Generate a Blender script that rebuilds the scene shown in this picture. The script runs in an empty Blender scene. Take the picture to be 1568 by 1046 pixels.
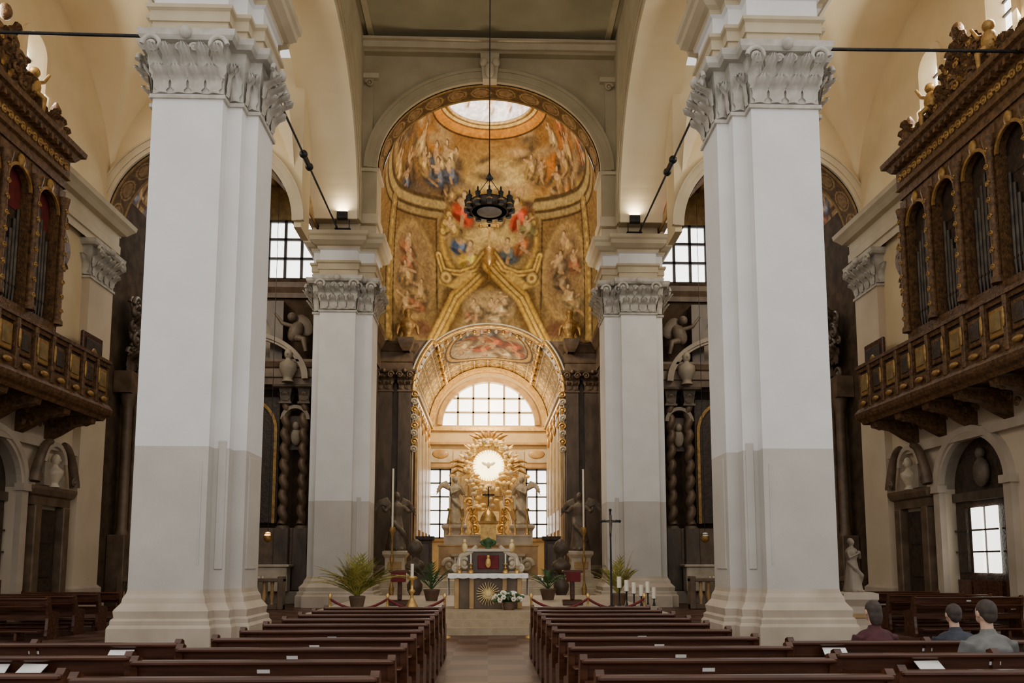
import bpy, math, random
import numpy as np
from mathutils import Vector, Matrix
random.seed(7); np.random.seed(7)
pi=math.pi
# ---------------------------------------------------------------- materials
def M(name,c1,c2=None,scale=3.0,rough=0.6,metal=0.0,bump=0.0,bscale=18.0,emit=0.0,detail=5,attr=False,stretch=None,spec=None):
    m=bpy.data.materials.new(name); m.use_nodes=True
    nt=m.node_tree; N=nt.nodes; L=nt.links
    b=N['Principled BSDF']; b.inputs['Roughness'].default_value=rough; b.inputs['Metallic'].default_value=metal
    if spec is not None: b.inputs['Specular IOR Level'].default_value=spec
    tc=N.new('ShaderNodeTexCoord'); mp=N.new('ShaderNodeMapping'); L.new(tc.outputs['Object'],mp.inputs['Vector'])
    if stretch: mp.inputs['Scale'].default_value=stretch
    nz=N.new('ShaderNodeTexNoise'); nz.inputs['Scale'].default_value=scale; nz.inputs['Detail'].default_value=detail
    L.new(mp.outputs['Vector'],nz.inputs['Vector'])
    rp=N.new('ShaderNodeValToRGB'); rp.color_ramp.elements[0].position=.33; rp.color_ramp.elements[1].position=.67
    if c2 is None: c2=tuple(min(1,x*1.12) for x in c1)
    rp.color_ramp.elements[0].color=(*c1,1); rp.color_ramp.elements[1].color=(*c2,1)
    L.new(nz.outputs['Fac'],rp.inputs['Fac'])
    out=rp.outputs['Color']
    if attr:
        at=N.new('ShaderNodeAttribute'); at.attribute_name='Col'
        mx=N.new('ShaderNodeMix'); mx.data_type='RGBA'; mx.blend_type='MULTIPLY'; mx.inputs[0].default_value=1
        L.new(at.outputs['Color'],mx.inputs[6]); L.new(rp.outputs['Color'],mx.inputs[7]); out=mx.outputs[2]
        n3=N.new('ShaderNodeTexNoise'); n3.inputs['Scale'].default_value=2.4; n3.inputs['Detail'].default_value=3; n3.inputs['Distortion'].default_value=2.0
        L.new(mp.outputs['Vector'],n3.inputs['Vector'])
        r3=N.new('ShaderNodeValToRGB'); r3.color_ramp.elements[0].position=.38; r3.color_ramp.elements[1].position=.62
        r3.color_ramp.elements[0].color=(.55,.49,.42,1); r3.color_ramp.elements[1].color=(1.10,1.07,1.0,1)
        L.new(n3.outputs['Fac'],r3.inputs['Fac'])
        m3=N.new('ShaderNodeMix'); m3.data_type='RGBA'; m3.blend_type='MULTIPLY'; m3.inputs[0].default_value=.6
        L.new(out,m3.inputs[6]); L.new(r3.outputs['Color'],m3.inputs[7]); out=m3.outputs[2]
    L.new(out,b.inputs['Base Color'])
    if emit:
        L.new(out,b.inputs['Emission Color']); b.inputs['Emission Strength'].default_value=emit
    if bump:
        n2=N.new('ShaderNodeTexNoise'); n2.inputs['Scale'].default_value=bscale; n2.inputs['Detail'].default_value=4
        L.new(mp.outputs['Vector'],n2.inputs['Vector'])
        bp=N.new('ShaderNodeBump'); bp.inputs['Strength'].default_value=bump; bp.inputs['Distance'].default_value=.05
        L.new(n2.outputs['Fac'],bp.inputs['Height']); L.new(bp.outputs['Normal'],b.inputs['Normal'])
    return m
plaster=M('plaster_white',(.75,.735,.72),(.81,.80,.785),1.2,.75,bump=.1,bscale=6)
dado=M('plaster_dado',(.50,.465,.42),(.58,.54,.49),.9,.6,bump=.1)
basest=M('stone_base',(.42,.345,.26),(.54,.455,.36),1.5,.55)
capst=M('capital_stone',(.42,.385,.33),(.58,.545,.485),4,.8)
cream=M('plaster_cream',(.64,.51,.30),(.72,.585,.36),.8,.8)
cream2=M('plaster_cream_trim',(.46,.375,.245),(.56,.47,.32),1.2,.7)
vaultm=M('vault_plaster',(.82,.67,.42),(.90,.77,.52),.5,.85)
ceilg=M('ceiling_greige',(.25,.215,.125),(.32,.28,.17),.7,.85)
archm=M('arch_plaster',(.36,.29,.17),(.44,.365,.23),1,.8)
wallw=M('wall_plaster',(.56,.455,.32),(.65,.54,.39),.8,.75)
wallg=M('wall_stone_grey',(.24,.195,.145),(.34,.285,.215),1.5,.6)
dark=M('dark_carved_wood',(.022,.013,.008),(.055,.033,.019),6,.5,bump=.4,bscale=14)
darkm=M('dark_marble',(.052,.034,.022),(.11,.077,.052),3,.45,stretch=(1,1,.4))
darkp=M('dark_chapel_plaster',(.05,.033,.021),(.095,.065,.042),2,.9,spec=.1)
brownm=M('brown_marble',(.085,.052,.030),(.165,.108,.065),2.5,.45)
gwood=M('gilded_walnut',(.055,.025,.009),(.18,.088,.028),9,.5,metal=.2,bump=.5,bscale=22)
gold=M('gilding',(.50,.29,.08),(.74,.48,.16),6,.35,metal=.7,bump=.25)
goldp=M('pale_gilded_stucco',(.72,.50,.18),(.90,.72,.36),5,.45,metal=.2,bump=.3)
goldd=M('old_gilding',(.24,.13,.034),(.45,.27,.08),7,.45,metal=.5,bump=.3)
ochrep=M('ochre_panel',(.16,.10,.03),(.28,.185,.06),4,.55)
pipe=M('organ_pipe_tin',(.04,.033,.028),(.09,.075,.06),3,.4,metal=.7)
redcl=M('red_cloth',(.09,.006,.007),(.16,.012,.012),5,.8)
pewm=M('pew_wood',(.042,.014,.006),(.10,.036,.017),3,.26,stretch=(.6,6,6))
glass=M('bright_window_glass',(.97,.96,.93),(1,1,.98),1,.3,emit=4.2)
glassw=M('warm_window_glass',(1,.96,.85),(1,1,.92),1,.3,emit=3.0)
iron=M('iron',(.012,.012,.014),(.03,.03,.03),5,.5,metal=.5)
frame=M('window_frame_paint',(.05,.05,.055),(.09,.09,.09),3,.6)
frameW=M('window_frame_light',(.30,.25,.16),(.40,.34,.23),3,.6)
marb=M('pale_marble',(.42,.34,.23),(.62,.53,.39),2.2,.35)
marbo=M('ochre_marble',(.34,.20,.07),(.54,.34,.14),2.2,.35)
apsew=M('apse_stucco',(.50,.36,.16),(.62,.47,.24),1.2,.55)
statm=M('statue_stone',(.32,.25,.16),(.50,.41,.28),3,.6,bump=.2)
statd=M('statue_dark',(.085,.062,.042),(.17,.128,.088),3,.55,bump=.2)
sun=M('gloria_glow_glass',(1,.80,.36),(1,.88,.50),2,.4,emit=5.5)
amber=M('amber_votive_glass',(1,.42,.10),(1,.55,.2),2,.4,emit=6)
wax=M('candle_wax',(.85,.78,.60),(.9,.84,.70),3,.5)
linen=M('altar_linen',(.82,.80,.76),(.9,.89,.86),5,.8)
carpet=M('beige_carpet',(.34,.255,.155),(.42,.325,.21),6,.95)
leafm=M('leaf_green',(.15,.15,.02),(.38,.33,.06),5,.6)
leafd=M('leaf_dark_green',(.02,.06,.015),(.06,.13,.03),5,.6)
terra=M('pot_clay',(.08,.045,.025),(.14,.08,.045),4,.7)
petal=M('white_petals',(.8,.78,.66),(.95,.93,.85),6,.7)
skin=M('skin',(.55,.33,.23),(.62,.39,.28),6,.55)
hairw=M('hair_white',(.55,.53,.50),(.7,.68,.65),20,.8)
haird=M('hair_dark',(.03,.02,.015),(.06,.04,.03),20,.7)
coatb=M('coat_black',(.02,.02,.025),(.04,.04,.045),8,.85)
coatr=M('coat_maroon',(.05,.012,.016),(.085,.02,.025),8,.85)
coatn=M('coat_navy',(.025,.028,.04),(.05,.055,.075),8,.85)
coatg=M('coat_grey',(.12,.12,.12),(.20,.20,.19),8,.85)
paper=M('paper',(.8,.79,.76),(.88,.87,.84),3,.8)
frescoM=M('fresco_paint',(.84,.80,.73),(1.12,1.09,1.02),7,.85,attr=True,detail=8,spec=.2)
floorm=bpy.data.materials.new('floor_marble_tiles'); floorm.use_nodes=True
nt=floorm.node_tree;N=nt.nodes;L=nt.links;b=N['Principled BSDF'];b.inputs['Roughness'].default_value=.42;b.inputs['Specular IOR Level'].default_value=.14
tc=N.new('ShaderNodeTexCoord');ch=N.new('ShaderNodeTexChecker');ch.inputs['Scale'].default_value=1.6
ch.inputs['Color1'].default_value=(.105,.048,.032,1);ch.inputs['Color2'].default_value=(.165,.092,.065,1)
nz=N.new('ShaderNodeTexNoise');nz.inputs['Scale'].default_value=1.4;nz.inputs['Detail'].default_value=8
mx=N.new('ShaderNodeMix');mx.data_type='RGBA';mx.blend_type='MULTIPLY';mx.inputs[0].default_value=.6
L.new(tc.outputs['Object'],ch.inputs['Vector']);L.new(tc.outputs['Object'],nz.inputs['Vector'])
L.new(ch.outputs['Color'],mx.inputs[6]);L.new(nz.outputs['Fac'],mx.inputs[7]);L.new(mx.outputs[2],b.inputs['Base Color'])

# ---------------------------------------------------------------- mesh builder
class MB:
    def __init__(s): s.v=[];s.f=[];s.m=[];s.s=[];s.mats=[];s.T=Matrix.Identity(4)
    def mi(s,mat):
        if mat not in s.mats: s.mats.append(mat)
        return s.mats.index(mat)
    def add(s,vs,fs,mat,sm=False):
        b=len(s.v); T=s.T
        for p in vs: s.v.append(tuple(T@Vector(p)))
        k=s.mi(mat)
        for f in fs: s.f.append([b+i for i in f]); s.m.append(k); s.s.append(sm)
    def box(s,x0,x1,y0,y1,z0,z1,mat):
        s.add([(x0,y0,z0),(x1,y0,z0),(x1,y1,z0),(x0,y1,z0),(x0,y0,z1),(x1,y0,z1),(x1,y1,z1),(x0,y1,z1)],
              [(0,3,2,1),(4,5,6,7),(0,1,5,4),(1,2,6,5),(2,3,7,6),(3,0,4,7)],mat)
    def rbox(s,x0,x1,y0,y1,z0,z1,mat,c=.02):
        pl=[(x0+c,y0),(x1-c,y0),(x1,y0+c),(x1,y1-c),(x1-c,y1),(x0+c,y1),(x0,y1-c),(x0,y0+c)]
        cx,cy=(x0+x1)/2,(y0+y1)/2; vs=[];fs=[]
        for z,k in((z0,c),(z0+c,0),(z1-c,0),(z1,c)):
            for (x,y) in pl: vs.append((x+(k if x<cx else -k)*1,y+(k if y<cy else -k)*1,z))
        for r in range(3):
            for i in range(8): fs.append((r*8+i,r*8+(i+1)%8,(r+1)*8+(i+1)%8,(r+1)*8+i))
        fs.append(tuple(range(7,-1,-1)));fs.append(tuple(range(24,32)))
        s.add(vs,fs,mat)
    def loft(s,plan,prof,mat=None,closed_top=True):
        n=len(plan); nr=[]
        for i in range(n):
            a=plan[i];c=plan[(i+1)%n]; dx,dy=c[0]-a[0],c[1]-a[1]; l=math.hypot(dx,dy); nr.append((dy/l,-dx/l))
        rings=[]
        for p in prof:
            z,o=p[0],p[1]
            rings.append([(plan[i][0]+o*(nr[i][0]+nr[i-1][0]),plan[i][1]+o*(nr[i][1]+nr[i-1][1]),z) for i in range(n)])
        for k in range(len(prof)-1):
            mt=prof[k][2] if len(prof[k])>2 else mat
            s.add(rings[k]+rings[k+1],[(i,(i+1)%n,n+(i+1)%n,n+i) for i in range(n)],mt)
        if closed_top: s.add(rings[-1],[tuple(range(n))],mat or prof[-2][2])
    def lathe(s,c,prof,mat,n=16,sm=True,mod=None):
        vs=[];fs=[];k=len(prof)
        for j,(r,z) in enumerate(prof):
            for i in range(n):
                a=2*pi*i/n; rr=r*(mod(a,j/(k-1)) if mod else 1); vs.append((c[0]+rr*math.cos(a),c[1]+rr*math.sin(a),c[2]+z))
        for j in range(k-1):
            for i in range(n): fs.append((j*n+i,j*n+(i+1)%n,(j+1)*n+(i+1)%n,(j+1)*n+i))
        s.add(vs,fs,mat,sm); s.add(vs[:n],[tuple(range(n-1,-1,-1))],mat); s.add(vs[-n:],[tuple(range(n))],mat)
    def ell(s,c,r,mat,nu=12,nv=8,rot=None):
        vs=[];fs=[]; R=rot or Matrix.Identity(3); c=Vector(c)
        if not hasattr(r,'__len__'): r=(r,r,r)
        for j in range(1,nv):
            p=pi*j/nv
            for i in range(nu):
                a=2*pi*i/nu; vs.append(tuple(c+R@Vector((r[0]*math.sin(p)*math.cos(a),r[1]*math.sin(p)*math.sin(a),-r[2]*math.cos(p)))))
        b0=len(vs); vs.append(tuple(c+R@Vector((0,0,-r[2])))); vs.append(tuple(c+R@Vector((0,0,r[2]))))
        for j in range(nv-2):
            for i in range(nu): fs.append((j*nu+i,j*nu+(i+1)%nu,(j+1)*nu+(i+1)%nu,(j+1)*nu+i))
        for i in range(nu): fs.append((b0,(i+1)%nu,i)); fs.append((b0+1,(nv-2)*nu+i,(nv-2)*nu+(i+1)%nu))
        s.add(vs,fs,mat,True)
    def tube(s,path,rad,mat,n=8):
        P=[Vector(p) for p in path]; k=len(P)
        if not hasattr(rad,'__len__'): rad=[rad]*k
        vs=[];fs=[]; ref=None
        for j in range(k):
            t=(P[min(j+1,k-1)]-P[max(j-1,0)]).normalized()
            if ref is None: ref=Vector((0,0,1)) if abs(t.z)<.9 else Vector((1,0,0))
            a=(ref-t*ref.dot(t)); 
            if a.length<1e-4: a=Vector((1,.3,0)).cross(t)
            a.normalize(); b=t.cross(a); ref=a
            for i in range(n):
                q=2*pi*i/n; vs.append(tuple(P[j]+(a*math.cos(q)+b*math.sin(q))*rad[j]))
        for j in range(k-1):
            for i in range(n): fs.append((j*n+i,j*n+(i+1)%n,(j+1)*n+(i+1)%n,(j+1)*n+i))
        s.add(vs,fs,mat,True); s.add(vs[:n],[tuple(range(n-1,-1,-1))],mat); s.add(vs[-n:],[tuple(range(n))],mat)
    def grid(s,fn,nu,nv,mat,sm=True):
        vs=[fn(i/nu,j/nv) for j in range(nv+1) for i in range(nu+1)]
        s.add(vs,[(j*(nu+1)+i,j*(nu+1)+i+1,(j+1)*(nu+1)+i+1,(j+1)*(nu+1)+i) for j in range(nv) for i in range(nu)],mat,sm)
    def prism(s,poly,P,d0,d1,mat):
        n=len(poly); vs=[P(a,z,d0) for a,z in poly]+[P(a,z,d1) for a,z in poly]
        s.add(vs,[tuple(range(n)),tuple(range(2*n-1,n-1,-1))]+[(i,(i+1)%n,n+(i+1)%n,n+i) for i in range(n)],mat)
    def build(s,name,parent=None,origin=True,mods=None):
        me=bpy.data.meshes.new(name); v=s.v
        o=(0,0,0)
        if origin and v:
            A=np.array(v); o=((A[:,0].min()+A[:,0].max())/2,(A[:,1].min()+A[:,1].max())/2,A[:,2].min())
            v=(A-np.array(o)).tolist()
        me.from_pydata(v,[],s.f)
        for mt in s.mats: me.materials.append(mt)
        me.polygons.foreach_set('material_index',s.m); me.polygons.foreach_set('use_smooth',s.s); me.update()
        ob=bpy.data.objects.new(name,me); bpy.context.scene.collection.objects.link(ob); ob.location=o
        if mods: ob_remesh(ob,mods)
        if parent: ob.parent=parent
        return ob
def ob_remesh(ob,vox):
    m=ob.modifiers.new('fuse','REMESH'); m.mode='VOXEL'; m.voxel_size=vox; m.use_smooth_shade=True
    m=ob.modifiers.new('soften','SMOOTH'); m.iterations=3; m.factor=.5
def empty(name,loc=(0,0,0)):
    e=bpy.data.objects.new(name,None); bpy.context.scene.collection.objects.link(e); e.location=loc; e.empty_display_size=.2; return e
PY=lambda a,z,d:(a,d,z)   # wall lying in XZ plane
PX=lambda a,z,d:(d,a,z)   # wall lying in YZ plane
def arch_wall(mb,P,c,rx,rz,zs,a0,a1,zb,z1,d0,d1,mat,n=36,soff=None):
    if a0<c-rx: mb.prism([(a0,zb),(c-rx,zb),(c-rx,z1),(a0,z1)],P,d0,d1,mat)
    if a1>c+rx: mb.prism([(c+rx,zb),(a1,zb),(a1,z1),(c+rx,z1)],P,d0,d1,mat)
    pts=[(c-rx*math.cos(pi*i/n),zs+rz*math.sin(pi*i/n)) for i in range(n+1)]
    for i in range(n):
        (xa,za),(xb,zb_)=pts[i],pts[i+1]
        mb.add([P(xa,za,d0),P(xb,zb_,d0),P(xb,z1,d0),P(xa,z1,d0)],[(0,1,2,3)],mat)
        mb.add([P(xa,za,d1),P(xb,zb_,d1),P(xb,z1,d1),P(xa,z1,d1)],[(3,2,1,0)],mat)
        mb.add([P(xa,za,d0),P(xb,zb_,d0),P(xb,zb_,d1),P(xa,za,d1)],[(3,2,1,0)],soff or mat,True)
def arch_ring(mb,P,c,rx,rz,zs,w,d0,d1,mat,n=36,steps=None,t0=0,t1=pi):
    for (wa,wb,da) in (steps or [(0,w,0)]):
        vs=[]
        for i in range(n+1):
            a=t0+(t1-t0)*i/n; ca,sa=math.cos(a),math.sin(a)
            for (r_,d) in ((wa,d0-da),(wb,d0-da),(wb,d1),(wa,d1)):
                vs.append(P(c-(rx+r_)*ca,zs+(rz+r_)*sa,d))
        fs=[]
        for i in range(n):
            for k in range(4): fs.append((i*4+k,i*4+(k+1)%4,(i+1)*4+(k+1)%4,(i+1)*4+k))
        fs.append((0,1,2,3)); fs.append((n*4+3,n*4+2,n*4+1,n*4))
        mb.add(vs,fs,mat)
def leaf(mb,org,tan,nrm,w,h,mat,curl=.2,lob=True):
    org=Vector(org);tan=Vector(tan);nrm=Vector(nrm);up=Vector((0,0,1))
    nu,nv=6,9
    def fn(u,v):
        uu=2*u-1
        wp=(.62+.5*math.sin(pi*min(1,v*1.05)))*(1.0 if v<.8 else 1-(v-.8)*3.2)
        if lob: wp*=1+.2*math.cos(v*24)
        bend=0 if v<.6 else (v-.6)/.4
        out=.03+.10*h*v+curl*h*(math.sin(bend*pi*.75))*.9+.05*h*(1-abs(uu)) -.06*h*math.cos(uu*9)*v
        z=h*(v if v<.7 else .7+.3*math.sin((v-.7)/.3*pi*.62)*.85)
        return tuple(org+tan*(uu*w*.5*wp)+nrm*out+up*z)
    mb.grid(fn,nu,nv,mat)
def volute(mb,c,tan,r,mat,th=.05,sgn=1):
    c=Vector(c);tan=Vector(tan);p=[];rr=[]
    for i in range(22):
        a=i/21*pi*3.2; q=r*(1-i/25); p.append(c+tan*(sgn*q*math.cos(a))+Vector((0,0,1))*q*math.sin(a)); rr.append(th*(1-i/40))
    mb.tube(p,rr,mat,6); mb.ell(c,th*1.3,mat,8,6)
def capital(mb,plan,z0,H,mat,leafw=.38,offs=0.0,sc=1.0):
    mb.loft(plan,[(z0-.12,0),(z0-.12,.05),(z0-.04,.05),(z0-.04,0),(z0,0),(z0+H*.5,.02),(z0+H*.84,.06),(z0+H*.84,.20),(z0+H*.9,.26),(z0+H,.28),(z0+H,0)],mat)
    n=len(plan)
    for i in range(n):
        a=Vector((*plan[i],0));b=Vector((*plan[(i+1)%n],0)); d=b-a; Ln=d.length; t=d.normalized(); nr=Vector((t.y,-t.x,0))
        if Ln<.2: continue
        if Ln<.5:
            m_=a+d*.5; leaf(mb,m_+Vector((0,0,z0)),t,nr,Ln*.9,H*.6,mat); continue
        k=max(2,round(Ln/leafw))
        for j in range(k):
            leaf(mb,a+t*(Ln*(j+.5)/k)+Vector((0,0,z0)),t,nr,Ln/k*.82,H*.40,mat,.5)
        for j in range(k+1):
            q=a+t*min(Ln-.06,max(.06,(Ln*j/k)))
            leaf(mb,q+Vector((0,0,z0+H*.24))+nr*.03,t,nr,Ln/k*.70,H*.46,mat,.6)
        for sg,q in((-1,a+t*.06),(1,b-t*.06)):
            volute(mb,q+nr*.30+Vector((0,0,z0+H*.70)),t,.20*sc,mat,.055*sc,sg)
            mb.tube([q-t*sg*.3*sc+nr*.08+Vector((0,0,z0+H*.45)),q-t*sg*.2*sc+nr*.16+Vector((0,0,z0+H*.7)),q+nr*.28+Vector((0,0,z0+H*.86))],[.03*sc,.04*sc,.05*sc],mat,6)
        for sg in(-1,1): volute(mb,a+t*(Ln*.5+sg*.15)+nr*.17+Vector((0,0,z0+H*.72)),t,.10*sc,mat,.035*sc,-sg)
        mb.ell(a+t*Ln*.5+nr*.30+Vector((0,0,z0+H*.92)),(.12*sc,.12*sc,.13*sc),mat,8,6)

# ---------------------------------------------------------------- pillars
ZD=3.9; ZC=11.2; HC=1.25
def pillar(name,sx,y0,x0,plan,bo=1.0):
    mb=MB(); mb.T=Matrix.Diagonal((sx,1,1,1))
    pl=[(x0+a,y0+b_) for a,b_ in plan]
    P0=[(0,.30,basest),(.40,.30,basest),(.46,.25,basest),(.54,.25,basest),(.58,.19,basest),(.72,.21,basest),(.79,.15,basest),(.86,.09,basest),(.96,.07,basest),(1.04,.02,basest),(1.12,0,dado)]
    mb.loft(pl,[(z,o*bo,m_) for z,o,m_ in P0]+[(ZD-.9,0,dado),(ZD,0,plaster),(ZC-.1,0,plaster),(ZC,0,plaster)],dado)
    capital(mb,pl,ZC,HC,capst)
    z=ZC+HC
    mb.loft(pl,[(z,.06,cream2),(z+.28,.06,cream2),(z+.28,.10,cream2),(z+.5,.10,cream2),(z+.54,.16,cream2),(z+.62,.16,cream2),(z+.62,.04,plaster),(z+1.05,.04,plaster),(z+1.09,.12,cream2),(z+1.18,.14,cream2),
        (z+1.22,.24,cream2),(z+1.34,.38,cream2),(z+1.48,.40,cream2),(z+1.55,.46,cream2),(z+1.68,.48,cream2),(z+1.7,.1,cream2),(z+2.3,.1,cream2)],cream2)
    mb.box(x0+.66,x0+.69,y0-.010,y0+.01,1.6,ZD-.3,dado)
    mb.rbox(x0-.025,x0+.02,y0+.78,y0+1.5,1.5,ZD-.1,dado,.01)
    mb.rbox(x0+.30,x0+.46,y0+.275,y0+.31,1.5,ZD+.15,dado,.012)
    return mb.build(name)
planN=[(.55,0),(1.98,0),(1.98,.35),(2.13,.35),(2.13,1.85),(1.98,1.85),(1.98,2.2),(.55,2.2),(.55,1.95),(.25,1.95),(.25,1.7),(0,1.7),(0,.6),(.25,.6),(.25,.3),(.55,.3)]
planF=[(.6,0),(1.95,0),(1.95,.3),(2.25,.3),(2.25,1.7),(1.95,1.7),(1.95,1.95),(.6,1.95),(.6,1.7),(.0,1.7),(.0,.3),(.6,.3)]
for sx in(-1,1):
    pillar('nave_pillar',sx,15.6,4.92,planN,.85)
    pillar('chancel_pillar',sx,29.6,4.47,planF,1.1)

# ---------------------------------------------------------------- nave arcade walls, arches
CEIL=22.45
for sx in(-1,1):
    nm='left' if sx<0 else 'right'
    mb=MB(); mb.T=Matrix.Diagonal((sx,1,1,1))
    arch_wall(mb,PX,23.7,5.35,5.0,14.55,15.7,31.4,14.52,CEIL,5.0,6.9,archm,soff=vaultm)
    arch_ring(mb,PX,23.7,5.35,5.0,14.55,.4,4.94,5.0,archm,steps=[(.0,.12,.0),(.12,.36,.03),(.36,.45,.06)])
    mb.build('wall_nave_'+nm)
    mb=MB(); mb.T=Matrix.Diagonal((sx,1,1,1))
    mb.tube([(5.75,17.85,14.15),(5.75,29.55,14.2)],.035,iron,6)
    mb.tube([(5.75,23.7,14.18),(5.75,24.3,14.18)],.09,iron,8); mb.ell((5.75,23.6,14.18),.13,iron); mb.ell((5.75,24.4,14.18),.13,iron)
    mb.build('iron_tie_rod')
    mb=MB(); mb.T=Matrix.Diagonal((sx,1,1,1))
    mb.tube([(7.1,16.7,13.2),(13.28,16.7,13.25)],.04,iron,6)
    mb.tube([(7.05,16.7,13.2),(7.25,16.7,13.2)],.1,iron,8)
    mb.build('iron_tie_rod')
mb=MB(); mb.box(-5.2,5.2,14.8,30.2,CEIL,CEIL+.3,ceilg)
for a in(-4.8,4.6): mb.box(a,a+.2,15.6,29.9,CEIL-.12,CEIL,archm)
mb.build('ceiling')
# chancel arch wall
mb=MB()
arch_wall(mb,PY,0,4.4,3.65,17.0,-5.05,5.05,14.6,CEIL,30.0,31.1,archm,soff=brownm)
arch_ring(mb,PY,0,4.4,3.65,17.0,.5,29.86,30.0,archm,steps=[(0,.16,0),(.16,.40,.05),(.40,.52,.10)])
mb.box(-5.0,5.0,29.7,30.0,21.75,21.85,archm);mb.box(-5.0,5.0,29.55,30.0,21.85,22.1,cream2);mb.box(-5,5,29.4,30,22.1,22.2,cream2)
for sx in(-1,1):
    mb.box(min(sx*4.38,sx*5.3),max(sx*4.38,sx*5.3),29.75,31.0,14.6,16.75,archm)
    mb.box(min(sx*4.28,sx*5.4),max(sx*4.28,sx*5.4),29.65,31.05,16.75,16.87,cream2)
    mb.box(min(sx*4.3,sx*5.4),max(sx*4.3,sx*5.4),29.6,31.05,14.62,15.0,cream2)
    mb.box(min(sx*4.6,sx*5.0),max(sx*4.6,sx*5.0),29.86,30.0,16.87,20.7,archm)
    mb.box(min(sx*4.4,sx*5.05),max(sx*4.4,sx*5.05),29.8,30.0,20.7,20.9,cream2)
    volute(mb,(sx*4.75,29.75,20.45),(1,0,0),.16,archm,.05,sx)
mb.prism([(-.28,20.6),(.28,20.6),(.38,21.7),(-.38,21.7)],PY,29.6,30.0,cream2)
mb.ell((-.24,29.6,21.3),(.16,.12,.2),cream2);mb.ell((.24,29.6,21.3),(.16,.12,.2),cream2);mb.ell((0,29.55,20.95),(.2,.15,.32),cream2)
mb.build('wall_chancel_arch')
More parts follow.
